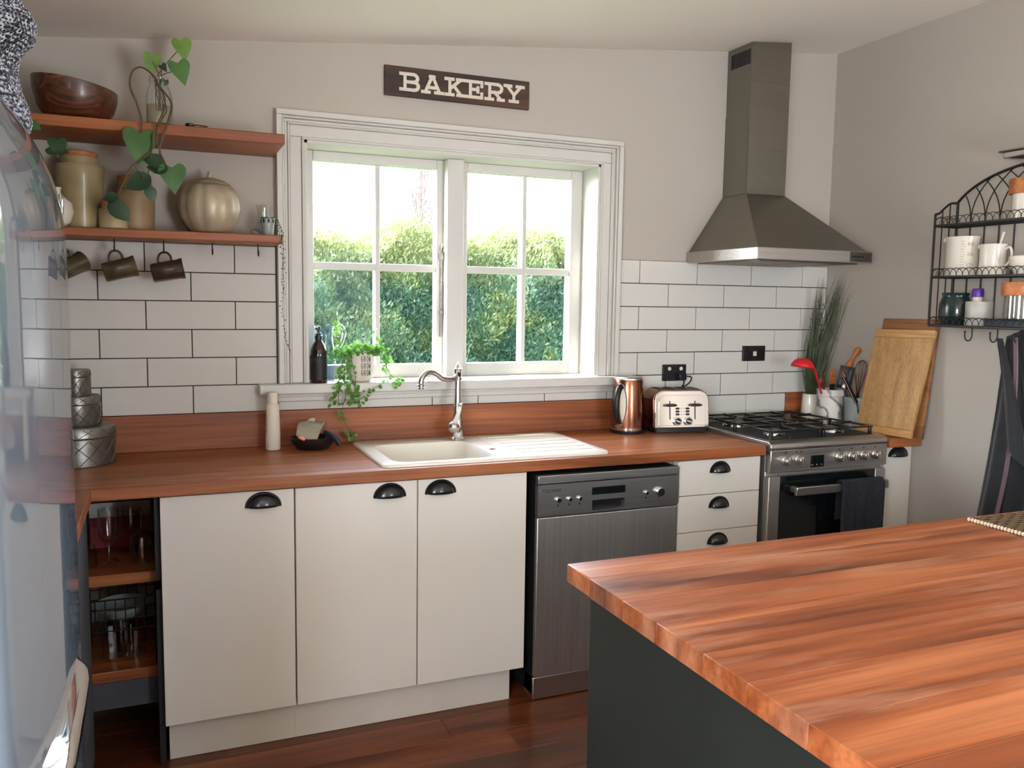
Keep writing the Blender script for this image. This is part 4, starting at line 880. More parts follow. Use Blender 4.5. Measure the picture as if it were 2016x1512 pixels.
def jar(name, label, x, y_, prof, mat, lid, scale=1, knob=False):
    t = thing(name, label, 'jar', (x, y_, 1.6775))
    MB().lathe(prof, (0, 0, 0), 36).build('body', mat, t, smooth=40)
    if lid:
        r, z, h = lid; MB().lathe([(r*.97, z), (r, z+.002), (r, z+h-.002), (r*.97, z+h), (0, z+h)], (0, 0, 0), 30).build('lid', 'lidwood', t, label='pale wooden lid')
    return t
jar('stoneware_jar', 'large olive stoneware jar with a wooden lid on the lower shelf', -.035, -.10, [(.052, 0), (.058, .003), (.072, .17), (.0735, .20), (.071, .207), (.056, .209), (.055, .232), (.052, .232)], 'stoneware', (.0545, .232, .017))
jar('stoneware_jar', 'tan stoneware jar with a wooden lid behind the trailing leaves', .128, -.075, [(.055, 0), (.060, .003), (.064, .12), (.062, .135), (.055, .14), (.054, .17), (.05, .17)], 'stoneware_tan', (.054, .170, .014))
jar('stoneware_jar', 'small cream stoneware jar with a cork lid between two larger jars', .062, -.155, [(.040, 0), (.0435, .003), (.0435, .060), (.040, .066), (.034, .067), (.034, .075)], 'stoneware_pale', (.036, .075, .012))
pk = thing('pumpkin_pot', 'silvery ribbed pumpkin-shaped lidded pot on the lower shelf', 'pot', (.367, -.105, 1.6775))
rp = lambda a: 1-.06*(1-abs(sin(a*5))**.6)
MB().lathe([(.055, 0), (.075, .012), (.098, .05), (.106, .09), (.101, .13), (.085, .158), (.072, .168), (.068, .168)], (0, 0, 0), 60, rip=rp).build('body', 'pumpkin', pk, smooth=60)
MB().lathe([(.073, .1685), (.070, .172), (.050, .184), (.025, .191), (0, .190)], (0, 0, 0), 60, rip=rp).build('lid', 'pumpkin', pk, smooth=60)
MB().tube([(0, 0, .188), (.001, 0, .200), (.005, 0, .2135)], [.011, .008, .009], 8).build('stem', 'pumpkin', pk)
gv = thing('garlic_jug', 'small round white pottery vase beside the large olive jar', 'vase', (-.100, -.187, 1.6775))
MB().lathe([(.025, 0), (.04, .012), (.050, .045), (.045, .075), (.022, .095), (.014, .105), (.014, .118), (.018, .122), (.013, .122)], (0, 0, 0), 28).build('body', 'white_ceramic', gv, smooth=60)
gb = thing('glass_boot', 'small clear glass boot ornament on the lower shelf', 'ornament', (.552, -.075, 1.6775))
MB().lathe([(.016, .004), (.017, .03), (.018, .06), (.021, .09), (.026, .112), (.0245, .112), (.0195, .09), (.0165, .06), (.015, .03), (.014, .008)], (0, 0, 0), 24, caps=False).build('shaft', 'clear', gb)
MB().sphere((-.028, -.006, .015), (.022, .014, .015), 16, 8).tube([(-.02, -.005, .018), (-.005, 0, .045)], [.016, .016], 12).build('foot', 'ribbed', gb)
sp_ = thing('string_of_pearls', 'tiny grey pot of string-of-pearls trailing beside the window casing', 'plant', (.560, -.135, 1.6775))
MB().lathe([(.017, 0), (.018, .002), (.0235, .048), (.0245, .060), (.0225, .060), (.020, .045), (0, .04)], (0, 0, 0), 24, caps=False).build('pot', 'grey_ceramic', sp_)
for k in range(9):
    a = 2*pi*k/9; MB().box(-.003, .003, -.0008, .0008, .045, .058).xf(Matrix.Rotation(a, 4, 'Z') @ Matrix.Translation((0, -.0248, 0))).build('dark_stripe', 'black_matt', sp_)
SPo = Vector((.560, -.135, 1.6775)); strd = [[(540, 430), (550, 440), (556, 455), (558, 475), (556, 520), (559, 560), (556, 600), (560, 640), (563, 670), (570, 690)], [(540, 432), (549, 446), (555, 470), (559, 500), (555, 540), (558, 575)], [(538, 432), (548, 450), (553, 480), (560, 530)]]
pv = MB(); ps = MB()
for ln in strd:
    c_ = curve([at(a, b, -.15 if i < 2 else -.215)-SPo for i, (a, b) in enumerate(ln)], 10); ps.tube(c_, .0006, 4)
    for q in c_[::2]: pv.sphere(tuple(q+Vector((random.gauss(0, .003), random.gauss(0, .002), random.gauss(0, .003)))), random.uniform(.0018, .0030), 6, 4)
for k in range(40): a = random.uniform(0, 2*pi); pv.sphere((cos(a)*.021, sin(a)*.021, .06+random.uniform(0, .005)), .003, 6, 4)
ps.build('strands', 'stem', sp_); pv.build('pearls', 'pearl', sp_, kind='stuff')

# ---------------------------------------------------------------- BAKERY sign
sg_ = thing('bakery_sign', 'dark wooden sign with cream slab letters above the window', 'sign', (1.316, 0, 2.295))
SGX0, SGX1, SGZ0, SGZ1 = 1.013, 1.6165, 2.240, 2.3515
MB().box(SGX0, SGX1, -.016, -.0005, SGZ0, SGZ1).build('board', 'signwood', sg_, world=True, bevel=.0015)
W = 1.0
glyph = {
 'B': ([[(0, .06), (.62, .06)]+arc(.62, .28, .22, -90, 90, 8)+[(.25, .5)], [(.25, .5), (.58, .5)]+arc(.58, .72, .22, -90, 90, 8)+[(0, .94)], [(.2, .06), (.2, .94)]], .8),
 'A': ([[(.14, .06), (.46, .94)], [(.50, .94), (.84, .06)], [(.28, .32), (.7, .32)], [(0, .05), (.32, .05)], [(.64, .05), (.98, .05)], [(.38, .94), (.56, .94)]], .98),
 'K': ([[(.2, .06), (.2, .94)], [(.22, .40), (.72, .92)], [(.40, .56), (.76, .06)], [(0, .05), (.36, .05)], [(0, .95), (.36, .95)], [(.58, .95), (.92, .95)], [(.60, .05), (.94, .05)]], .94),
 'E': ([[(.2, .06), (.2, .94)], [(0, .05), (.78, .05)], [(0, .95), (.78, .95)], [(.2, .5), (.58, .5)], [(.78, .05), (.78, .28)], [(.78, .95), (.78, .72)], [(.58, .38), (.58, .62)]], .84),
 'R': ([[(.2, .06), (.2, .94)], [(0, .94), (.58, .94)]+arc(.58, .70, .24, 90, -90, 8)+[(.2, .46)], [(.46, .46), (.78, .06)], [(0, .05), (.36, .05)], [(.64, .05), (.92, .05)]], .92),
 'Y': ([[(.12, .94), (.47, .46)], [(.84, .94), (.50, .46)], [(.48, .48), (.48, .06)], [(0, .95), (.32, .95)], [(.64, .95), (.98, .95)], [(.28, .05), (.68, .05)]], .98)}
pos = [1.076, 1.163, 1.258, 1.344, 1.426, 1.508]; lh = .066; lw = .083; zb = [2.263, 2.263, 2.263, 2.263, 2.263, 2.263]
for chx, x0, z0 in zip('BAKERY', pos, zb):
    lines, wd = glyph[chx]; m_ = MB(); stroke_mesh(m_, [[(a*lw, b*lh) for a, b in ln] for ln in lines], .0125, lambda u, v, t: (x0+u, -.0162-t, z0+v))
    m_.build('letter', 'signpaint', sg_, world=True, smooth=None)
# ================================================================ on the window sill
SZ = 1.1375
sb_ = thing('soap_bottle', 'dark amber pump bottle of hand lotion on the left of the sill', 'bottle', (.754, -.024, SZ))
MB().lathe([(.030, 0), (.033, .003), (.033, .105), (.031, .125), (.024, .145), (.0135, .160), (.0115, .166)], (0, 0, 0), 32).build('bottle', 'amber', sb_, smooth=60)
MB().grid(lambda u, v: (.0333*cos(radians(175+170*u)), .0333*sin(radians(175+170*u)), .012+.092*v), 24, 2).build('front_label', 'bottle_label', sb_)
MB().lathe([(.0145, .164), (.0145, .180), (.011, .182), (.0105, .190), (.0, .190)], (0, 0, 0), 24).build('collar', 'black_plastic', sb_)
MB().lathe([(.004, .190), (.004, .204)], (0, 0, 0), 10).lathe([(.007, .203), (.0085, .205), (.0075, .216), (0, .217)], (0, 0, 0), 14).tube([(0, 0, .210), (-.012, -.018, .209), (-.014, -.021, .204)], [.0045, .004, .003], 8).build('pump', 'black_plastic', sb_)
lt = MB()
def cyl(a0, r, z0): return lambda u, v, t: ((r+t)*cos(radians(a0)+u/r), (r+t)*sin(radians(a0)+u/r), z0+v)
add_text(lt, 'Deep Kitchen', .0085, cyl(186, .0337, .088)); add_text(lt, 'Hand Lotion', .0085, cyl(186, .0337, .079))
for k in range(9): stroke_mesh(lt, [[(0, 0), (.040-.006*(k % 3), 0)]], .0008, cyl(187, .0337, .066-k*.0042))
stroke_mesh(lt, [[(0, 0), (.026, 0)]], .0012, cyl(188, .0337, .021))
lt.build('label_print', 'print_grey', sb_, smooth=None)
pt = thing('glass_pitcher', 'clear glass pitcher standing behind the pump bottle', 'pitcher', (.790, .062, SZ))
MB().lathe([(0, .002), (.040, .002), (.046, .008), (.048, .06), (.044, .12), (.036, .165), (.037, .200), (.041, .213), (.0395, .213), (.035, .200), (.034, .165), (.042, .12), (.045, .06), (.043, .012), (0, .008)], (0, 0, 0), 32, caps=False).build('body', 'ribbed', pt)
MB().tube(curve([(.036, -.006, .195), (.062, -.01, .215), (.076, -.012, .190), (.066, -.01, .145), (.045, -.006, .125)], 8), .0065, 10).build('handle', 'clear', pt)
gp = thing('creeping_fig', 'small-leaved creeping fig trailing from a white pot printed GROW', 'plant', (.918, -.002, SZ))
GO = Vector((.918, -.002, SZ))
MB().lathe([(.034, 0), (.042, .004), (.052, .022), (.0555, .05), (.0555, .113), (.0575, .116), (.0575, .121), (.053, .121), (.051, .105), (0, .102)], (0, 0, 0), 40).build('pot', 'white_ceramic', gp, smooth=45)
MB().lathe([(.051, .104), (0, .110)], (0, 0, 0), 24, caps=False).build('soil', 'soil', gp)
stg = {'G': [[(.8, .82), (.55, 1), (.25, .95), (.08, .7), (.05, .35), (.2, .06), (.5, 0), (.82, .15), (.85, .48), (.5, .48)]], 'R': [[(.1, 0), (.1, 1), (.5, .98), (.75, .8), (.6, .55), (.1, .5)], [(.35, .5), (.85, 0)]], 'O': [[(.5, 1), (.15, .8), (.05, .45), (.2, .1), (.5, 0), (.8, .15), (.92, .5), (.8, .85), (.5, 1)]], 'W': [[(0, 1), (.22, 0), (.48, .7), (.75, 0), (1, 1)]]}
gt = MB()
for r_ in range(3):
    for k, c_ in enumerate('GROW'):
        stroke_mesh(gt, [[(a*.0078+k*.0105, b*.021) for a, b in ln] for ln in stg[c_]], .0017, cyl(262, .0556, .080-r_*.0265))
gt.build('lettering', 'print_black', gp, smooth=None)
random.seed(31)
fl = MB(); fs = MB()
def leaf_small(p, L, d=None):
    d = d or Vector((random.gauss(0, .8), random.gauss(-.5, .5), random.gauss(.1, .7))); add_leaf(fl, p, d, (random.gauss(0, .5), -1, random.gauss(.6, .4)), L, 'round', .1, .1)
for k in range(420):
    a = random.uniform(0, 2*pi); r = .06*math.sqrt(random.random()); h = random.random()
    leaf_small(Vector((r*cos(a)*1.25, r*sin(a), .112+.045*h*(1-r/.07))), random.uniform(.012, .021))
sl = [[(672, 690), (664, 668), (662, 645), (664, 628)], [(678, 700), (668, 690), (658, 700), (648, 712)], [(680, 695), (672, 730), (668, 760), (666, 785), (664, 800)], [(684, 695), (688, 735), (684, 760), (678, 790), (672, 815), (684, 840), (694, 858), (708, 862)], [(684, 700), (678, 740), (692, 768), (690, 790), (697, 780)], [(690, 700), (700, 755), (692, 790), (686, 800)], [(735, 690), (752, 705), (762, 725), (768, 740), (752, 755), (735, 765), (720, 778), (708, 788), (702, 795)], [(738, 685), (756, 700), (762, 730), (775, 745), (785, 758), (793, 746)], [(740, 688), (748, 672), (738, 660), (736, 650)], [(736, 690), (758, 690), (765, 712)], [(690, 695), (682, 720), (692, 745), (700, 765), (706, 775)], [(678, 698), (664, 720), (668, 745), (662, 770), (652, 790), (648, 806)]]
dens = [26, 20, 26, 44, 30, 20, 34, 40, 18, 34, 22, 34]
for ln, dn_ in zip(sl, dens):
    n_ = len(ln); pts = []
    for i, (a, b) in enumerate(ln): pts.append(at(a, b, -.045 if i == 0 else (-.07 if b > 735 else -.055))-GO)
    c_ = curve(pts, 8); fs.tube(c_, .0009, 4)
    for k in range(dn_):
        q = c_[int(random.random()*(len(c_)-1))]; leaf_small(q+Vector((random.gauss(0, .007), random.gauss(-.003, .004), random.gauss(0, .006))), random.uniform(.010, .018))
fl.build('foliage', 'leaf_fig', gp, smooth=None, kind='stuff'); fs.build('runners', 'stem', gp)

# ================================================================ on the bench, left of the sink
BZ = BT+.0006
random.seed(8)
tins = [('large', 0, .118, .128, 'largest round embossed grey tin, bottom of the stack', .9006), ('mid', 0, .074, .098, 'medium round embossed grey tin, middle of the stack', 1.0292), ('small', 0, .047, .085, 'smallest round embossed grey tin, top of the stack', 1.1278)]
for nm_, _, r, h, lb, z in tins:
    t = thing('embossed_tin', lb, 'tin', (-.068, -.152, z), 0, 'stack of embossed tins')
    MB().lathe([(r*.97, 0), (r*.985, .002), (r*.985, h*.70), (r*.97, h*.71)], (0, 0, 0), 40).build('box', 'pewter', t)
    MB().lathe([(r, h*.715), (r, h*.96), (r*.97, h), (r*.5, h), (0, h)], (0, 0, 0), 40).tube([(r*1.003*cos(2*pi*k/40), r*1.003*sin(2*pi*k/40), h*.73) for k in range(40)], r*.018+.0006, 5, closed=True).build('lid', 'pewter', t)
    em = MB(); n_ = 13; rr = r*.988
    for k in range(n_):
        for s_ in (-1, 1):
            a = 2*pi*k/n_; pts = [(rr*cos(a+s_*(2*pi/n_)*2*q/6*.75), rr*sin(a+s_*(2*pi/n_)*2*q/6*.75), h*.04+h*.63*q/6) for q in range(7)]; em.tube(pts, .0013, 4)
            pts = [(r*1.003*cos(a+s_*(2*pi/n_)*q/3*.75), r*1.003*sin(a+s_*(2*pi/n_)*q/3*.75), h*.75+h*.2*q/3) for q in range(4)]; em.tube(pts, .0011, 4)
    em.build('embossing', 'pewter', t, kind='stuff')
lb_ = thing('lotion_bottle', 'tall white squeeze bottle standing on the bench by the upstand', 'bottle', (.572, -.100, BZ))
MB().lathe([(.024, 0), (.027, .004), (.0265, .06), (.0245, .14), (.023, .165), (.019, .172)], (0, 0, 0), 28, sy=.8).build('body', 'white_plastic', lb_, smooth=50)
MB().lathe([(.0195, .172), (.0195, .210), (.018, .213), (0, .213)], (0, 0, 0), 24).build('cap', 'white_plastic', lb_)
lp = MB()
for k in range(12): stroke_mesh(lp, [[(0, 0), (.004+.003*random.random(), 0)]], .003, lambda u, v, t, k=k: ((.0262+t)*cos(radians(196)+u/.026), (.0262*.8+t)*sin(radians(196)+u/.026), .045+k*.0085+v))
stroke_mesh(lp, [[(0, 0), (.006, 0)]], .014, lambda u, v, t: ((.0268+t)*cos(radians(196)+u/.026), (.0268*.8+t)*sin(radians(196)+u/.026), .022+v))
lp.build('label_print', 'print_grey', lb_, smooth=None)
dish = MB().lathe([(.052, 0), (.060, .003), (.080, .028), (.084, .045), (.081, .045), (.076, .028), (.056, .008), (0, .006)], (0, 0, 0), 36, sy=.8, caps=False).build('scrubber_dish', 'black'); dish.location = (.716, -.120, BZ)
tag(dish, 'low black dish beside the sink holding scrubbing things', 'dish')
sc_ = thing('dish_cloth', 'grey dish cloth folded over the black dish', 'cloth', (.70, -.14, .95))
CA, CB, CC, CD = at(583, 852, -.175), at(624, 862, -.185), at(642, 832, -.10), at(589, 830, -.10)
def dc(u, v):
    p = (CA*(1-u)+CB*u)*(1-v)+(CD*(1-u)+CC*u)*v
    return p+Vector((0, 0, .010*sin(pi*v)+.002*sin(u*9+v*5)-.012*(1-v)**3))
MB().grid(dc, 18, 14).build('cloth', 'cloth_grey', sc_, solid=.005, world=True)
br = thing('dish_brush', 'black handled dish brush lying across the dish', 'brush', (.74, -.15, .95))
p0, p1, p2, p3 = at(638, 850, -.14), at(652, 855, -.16), at(664, 868, -.175), at(670, 876, -.18)
MB().tube(curve([p0, p1, p2, p3], 5), [.007, .008, .008, .008, .008, .0085, .009, .0095, .0095, .0095, .010, .010, .010, .010, .010, .008], 10).build('handle', 'navy', br, world=True)
bh = MB(); c0 = at(618, 834, -.06)
for k in range(7):
    a = radians(75+k*12); bh.tube([c0+Vector((-.006, 0, -.012)), c0+Vector((cos(a)*.030-.004, 0, sin(a)*.030-.008))], [.003, .0035], 5)
bh.build('bristles', 'bristle', br, world=True)
MB().tube([c0+Vector((-.004, .0, -.045)), c0+Vector((0, 0, -.012)), c0+Vector((.018, 0, -.004))], [.009, .009, .009], 8).build('head', 'black_plastic', br, world=True)
ob = MB().tube([at(588, 860, -.1725), at(593, 862, -.180), at(600, 866, -.182)], [.005, .007, .005], 8).build('orange_scraper', 'orange_brush'); tag(ob, 'small peach coloured scraper tucked in the black dish', 'scraper')

# ================================================================ kettle and toaster
kt = thing('kettle', 'copper electric kettle with a black handle beside the toaster', 'kettle', (2.060, -.118, BZ), radians(-57.5))
MB().lathe([(.073, 0), (.074, .003), (.074, .012), (.070, .014)], (0, 0, 0), 40).build('base', 'black_plastic', kt)
MB().lathe([(.0735, .014), (.0735, .026), (.072, .0265)], (0, 0, 0), 40).build('steel_band', 'chrome', kt)
MB().lathe([(.0725, .0265), (.0715, .08), (.067, .16), (.0635, .222), (.061, .231)], (0, 0, 0), 44).build('shell', 'copper', kt)
MB().lathe([(.0618, .231), (.0615, .236), (.055, .242), (.02, .246), (0, .246)], (0, 0, 0), 40).build('lid', 'steel', kt)
def shell_r(z): return .0725-(z-.03)*.046
win_ = MB(); NS = 16
def kw(u, v):
    z = .048+.158*v; hw = radians(23)*math.sqrt(max(0, 1-(2*v-1)**2*.92))*1.0; a = -pi/2+hw*(2*u-1); r = shell_r(z)+.0012
    return (r*cos(a), r*sin(a), z)
MB().grid(kw, 10, 18).build('water_gauge', 'white_plastic', kt, solid=.001)
def kf(t):
    a = 2*pi*t; z = .127+.086*sin(a); hw = radians(25)*cos(a)*.95; r = shell_r(z)+.0015; an = -pi/2+hw; return (r*cos(an), r*sin(an), z)
MB().tube([kf(k/40) for k in range(40)], .0028, 6, closed=True).build('gauge_rim', 'chrome', kt)
hp_ = curve([(0, -.060, .200), (0, -.080, .197), (0, -.098, .165), (0, -.102, .125), (0, -.096, .085), (0, -.082, .058), (0, -.068, .052)], 6)
MB().tube(hp_, [.0135]*len(hp_), 12, flat=1.0).build('handle', 'black_plastic', kt, label='curved black handle')
MB().tube([(.0, -.068, .036), (.0, -.082, .036)], .010, 16).box(-.012, .012, -.088, -.078, .031, .039).build('switch', 'chrome', kt)

to = thing('toaster', 'four-slice copper toaster with a mirror-chrome front', 'toaster', (2.287, -.150, BZ), radians(-10))
TW, TD, TH = .256, .150, .187
MB().prism(rrect(-TW/2+.004, TW/2-.004, -TD/2+.004, TD/2-.004, .02), .004, .022, 'z').build('base', 'black_plastic', to)
for x in (-.09, .09):
    for y_ in (-.05, .05): MB().lathe([(.010, 0), (.010, .005)], (x, y_, 0), 12).build('foot', 'black_plastic', to)
def tsec(r=.045, g=0):
    return [(TW/2-g, .022)]+arc(TW/2-g-r, TH-g-r, r, 0, 90, 8)+arc(-TW/2+g+r, TH-g-r, r, 90, 180, 8)+[(-TW/2+g, .022)]
shl = MB().prism(tsec(), -TD/2+.018, TD/2, 'y')
for i, (x, y_, z) in enumerate(shl.v):
    if y_ < 0: shl.v[i] = (x, y_+(z-.022)*math.tan(radians(6)), z)
shl.build('shell', 'copper', to, bevel=.004, seg=3)
MB().prism(tsec(.046, .001), -TD/2+.002, -TD/2+.0178, 'y').xf(Matrix.Translation((0, -TD/2, .022)) @ Matrix.Rotation(radians(-6), 4, 'X') @ Matrix.Translation((0, TD/2, -.022))).build('front_bezel', 'chrome', to, bevel=.005, seg=3)
fp = MB().prism([(TW/2-.02, .034)]+arc(TW/2-.02-.03, TH-.022-.03, .03, 0, 90, 6)+arc(-TW/2+.05, TH-.022-.03, .03, 90, 180, 6)+[(-TW/2+.02, .034)], -TD/2-.001, -TD/2+.002, 'y').build('front_plate', 'chrome', to, bevel=.001)
fy_ = -TD/2-.001; tilt_fp = Matrix.Translation((0, -TD/2, .022)) @ Matrix.Rotation(radians(-6), 4, 'X') @ Matrix.Translation((0, TD/2, -.022)); fp.matrix_local = tilt_fp
for x in (-.058, .058):
    MB().box(x-.0022, x+.0022, fy_-.0008, fy_, .060, .140).build('lever_slot', 'black_matt', fp)
    MB().prism([(-.026, .002), (-.014, .0065), (.014, .0065), (.026, .002), (.026, -.003), (.014, -.0065), (-.014, -.0065), (-.026, -.003)], fy_-.020, fy_-.002, 'y').xf(Matrix.Translation((x, 0, .122))).build('lever', 'black_plastic', fp, bevel=.0015)
    for k in range(3):
        MB().prism([(a+x*.40, b+.082+k*.0125) for a, b in rrect(-.0085, .0085, -.0045, .0045, .004, 3)], fy_-.003, fy_, 'y').build('button', 'black_plastic', fp)
        MB().tube([(x*.40-.0165*(1 if x > 0 else -1), fy_-.0006, .082+k*.0125), (x*.40-.0165*(1 if x > 0 else -1), fy_-.0012, .082+k*.0125)], .0016, 8).build('indicator', 'black_matt', fp)
    kb = MB().tube([(x*.43, fy_, .052), (x*.43, fy_-.012, .052)], .0185, 24).build('dial', 'chrome', fp, bevel=.002)
    MB().tube([(x*.43, fy_-.0121, .052), (x*.43, fy_-.0135, .052)], .0145, 24).build('dial_face', 'black_plastic', kb)
    MB().box(-.012, .012, -.002, 0, -.002, .002).xf(Matrix.Translation((x*.43, fy_-.0136, .052)) @ Matrix.Rotation(radians(20), 4, 'Y')).build('dial_pointer', 'chrome', kb)
for x in (-.080, -.029, .029, .080): MB().box(x-.014, x+.014, -TD/2+.052, TD/2-.015, TH-.0006, TH+.0006).build('bread_slot', 'black_matt', to)

# wall outlets
so = thing('power_outlet', 'black double power outlet with two white switches above the toaster', 'outlet', (2.359, 0, 1.145))
pb = MB().box(2.298, 2.421, -.0205, -.0095, 1.107, 1.182).build('plate', 'black_plastic', so, world=True, bevel=.002)
for x in (2.330, 2.392): MB().tube([(x, -.0205, 1.163), (x, -.0235, 1.163)], .0085, 16).build('switch', 'white_plastic', pb)
MB().box(2.368, 2.408, -.048, -.021, 1.112, 1.142).build('plug', 'black_plastic', so, world=True, bevel=.005)
so2 = thing('cooker_switch', 'black single wall switch with a cream rocker above the stove', 'switch', (2.80, 0, 1.228))
pb = MB().box(2.737, 2.864, -.0205, -.0095, 1.192, 1.264).build('plate', 'black_plastic', so2, world=True, bevel=.002)
MB().box(2.792, 2.812, -.0245, -.0205, 1.216, 1.238).build('rocker', 'white_plastic', pb, bevel=.002)
def world_part(mb, name, mat, root):
    o = mb.build(name, mat); o.parent = root; o.matrix_parent_inverse = (Matrix.Translation(root.location) @ Matrix.Rotation(root.rotation_euler.z, 4, 'Z')).inverted(); return o
world_part(MB().tube(curve([(2.388, -.050, 1.112), (2.388, -.052, 1.095), (2.378, -.04, 1.07), (2.365, -.034, 1.04), (2.36, -.032, .99), (2.36, -.034, .95)], 8), .0035, 8), 'power_cord', 'cord', so)
world_part(MB().tube(curve([(2.404, -.050, 1.13), (2.424, -.058, 1.125), (2.418, -.052, 1.10), (2.39, -.042, 1.08), (2.35, -.031, 1.065), (2.26, -.029, 1.03), (2.17, -.029, .97), (2.12, -.032, .908), (2.10, -.05, .908)], 8), .0035, 8), 'power_cord', 'cord', so)

# ================================================================ corner pots and utensils
CZ_ = BT+.0006
vs_ = thing('grass_vase', 'white tapered vase of tall artificial grass in the corner', 'plant', (3.088, -.088, CZ_))
MB().lathe([(.040, 0), (.042, .003), (.0355, .130), (.034, .134), (.031, .134), (.036, .02), (0, .015)], (0, 0, 0), 32).build('vase', 'white_ceramic', vs_, smooth=50)
VO = Vector((3.088, -.088, CZ_)); random.seed(17); gb_ = MB()
for k in range(150):
    r1 = random.random()
    if r1 < .62: tx, ty, h = random.gauss(.080, .018), random.gauss(-.085, .02), random.uniform(.56, .735)
    else: tx, ty, h = random.gauss(.020, .012), random.gauss(-.010, .02), random.uniform(.40, .70)
    s0 = Vector((random.gauss(0, .009), random.gauss(0, .009), .06)); tip = Vector((min(tx, .132), min(ty, .065), h)); mid = s0.lerp(tip, .5)+Vector((random.gauss(0, .012)-.01, random.gauss(0, .012)+.01, 0))
    c_ = curve([s0, mid, tip], 5); wd = random.uniform(.0013, .0027); b = len(gb_.v); sd2 = Vector((.92, -.38, 0)); n_ = len(c_)
    for i, q in enumerate(c_):
        w_ = wd*(1-(i/(n_-1))**2*.9); q = Vector((min(q.x, .138), min(q.y, .078), q.z)); gb_.v += [tuple(q-sd2*w_), tuple(q+sd2*w_)]
    for i in range(n_-1): gb_.f.append((b+2*i, b+2*i+1, b+2*i+3, b+2*i+2))
gb_.build('blades', 'grass_blade', vs_, smooth=None, kind='stuff')
bs = MB(); random.seed(18)
for k in range(160):
    t_ = random.uniform(.45, .78); base = Vector((.045, -.045, 0)) if random.random() < .6 else Vector((.018, -.006, 0)); p = Vector((base.x*1.3+random.gauss(0, .012), base.y*1.3+random.gauss(0, .014), .10+.62*t_))
    bs.v += [tuple(p), tuple(p+Vector((random.gauss(0, .008), random.gauss(0, .006), .03))), tuple(p+Vector((.002, -.001, .004)))]; b = len(bs.v); bs.f.append((b-3, b-2, b-1))
bs.build('seed_heads', 'grass_blade', vs_, smooth=None, kind='stuff')
mc = MB().lathe([(.055, 0), (.058, .003), (.061, .135), (.064, .137), (.064, .166), (.0625, .168), (.058, .168), (.055, .02), (0, .015)], (0, 0, 0), 40).build('marble_crock', 'marble', smooth=40); mc.location = (3.113, -.195, CZ_); tag(mc, 'grey veined white marble utensil crock in the corner', 'crock')
gc = MB().lathe([(.052, 0), (.055, .003), (.057, .118), (.060, .122), (.060, .140), (.058, .142), (.054, .142), (.052, .02), (0, .015)], (0, 0, 0), 40).build('grey_crock', 'grey_ceramic', smooth=40); gc.location = (3.155, -.325, CZ_); tag(gc, 'pale grey-green utensil crock half behind the chopping boards', 'crock')
def lw(px, py, y_): return at(px, py, y_)
ld = thing('ladle', 'bright red ladle leaning out of the marble crock', 'ladle', (3.10, -.2, CZ_+.02))
MB().tube(curve([lw(1617, 775, -.205), lw(1611, 752, -.21), lw(1604, 728, -.215), lw(1599, 716, -.218), lw(1592, 711, -.22)], 5), .0062, 8, flat=.6).build('handle', 'red', ld, world=True)
c_ = lw(1580, 722, -.222); m_ = MB(); m_.lathe([(.052, 0), (.050, .012), (.038, .030), (.018, .040), (0, .042)], (0, 0, 0), 28, caps=False); m_.xf(Matrix.Translation(c_+Vector((0, 0, -.003))) @ Matrix.Rotation(radians(7), 4, 'Y')); m_.build('bowl', 'red', ld, solid=.003, world=True)
ws = thing('wooden_spoon', 'dark wooden spoon head rising from the marble crock', 'spoon', (3.11, -.19, CZ_+.02))
c_ = lw(1618, 752, -.17); MB().sphere(tuple(c_), (.020, .008, .028), 14, 10).tube([c_, Vector((3.125, -.185, .96))], [.006, .005], 6).build('spoon', 'walnut', ws, world=True)
sp2 = thing('wooden_spatula', 'pale wooden spatula with a dark band in the marble crock', 'spatula', (3.12, -.2, CZ_+.02))
MB().prism([(-.014, 0), (.014, 0), (.015, .075), (-.013, .078)], -.003, .003, 'y').xf(Matrix.Translation(lw(1639, 752, -.19)-Vector((0, 0, .02)))).build('blade', 'lidwood', sp2, world=True)
MB().box(-.0142, .0142, -.0034, .0034, -.028, 0).xf(Matrix.Translation(lw(1639, 752, -.19)-Vector((0, 0, .01)))).tube([lw(1639, 760, -.19), Vector((3.118, -.20, .95))], [.008, .008], 8).build('band', 'navy', sp2, world=True)
ns = thing('slotted_turner', 'dark navy slotted turner behind the tongs', 'turner', (3.14, -.28, CZ_+.02))
c_ = lw(1665, 742, -.26); m_ = MB(); W2, H2 = .032, .045
m_.box(-.035, -.023, -.002, .002, -.045, .045).box(-.016, -.004, -.002, .002, -.045, .048).box(.003, .014, -.002, .002, -.045, .048).box(.021, .034, -.002, .002, -.045, .040).box(-.035, .034, -.002, .002, -.055, -.04).box(-.035, .034, -.002, .002, .036, .05)
m_.xf(Matrix.Translation(c_) @ Matrix.Rotation(radians(-22), 4, 'Z') @ Matrix.Rotation(radians(10), 4, 'Y')); m_.tube([c_-Vector((0, 0, .05)), Vector((3.14, -.30, .93))], [.007, .006], 8); m_.build('turner', 'navy', ns, world=True, bevel=.001)
rp_ = thing('rolling_pin', 'wooden rolling pin handle poking up behind the whisk', 'rolling pin', (3.17, -.29, CZ_+.02))
a0, a1, a2, a3 = lw(1672, 718, -.235), lw(1681, 702, -.238), lw(1688, 692, -.24), lw(1693, 685, -.242)
MB().tube(curve([lw(1658, 745, -.235), a0, a1, a2, a3], 4), [.018, .018, .018, .017, .016, .014, .010, .008, .009, .011, .013, .015, .016, .016, .015, .013, .008], 12).build('pin', 'lidwood', rp_, world=True)
wh = thing('whisk', 'copper-coloured wire whisk standing in the grey crock', 'whisk', (3.16, -.32, CZ_+.02))
wb_ = MB(); q0 = lw(1688, 778, -.325)
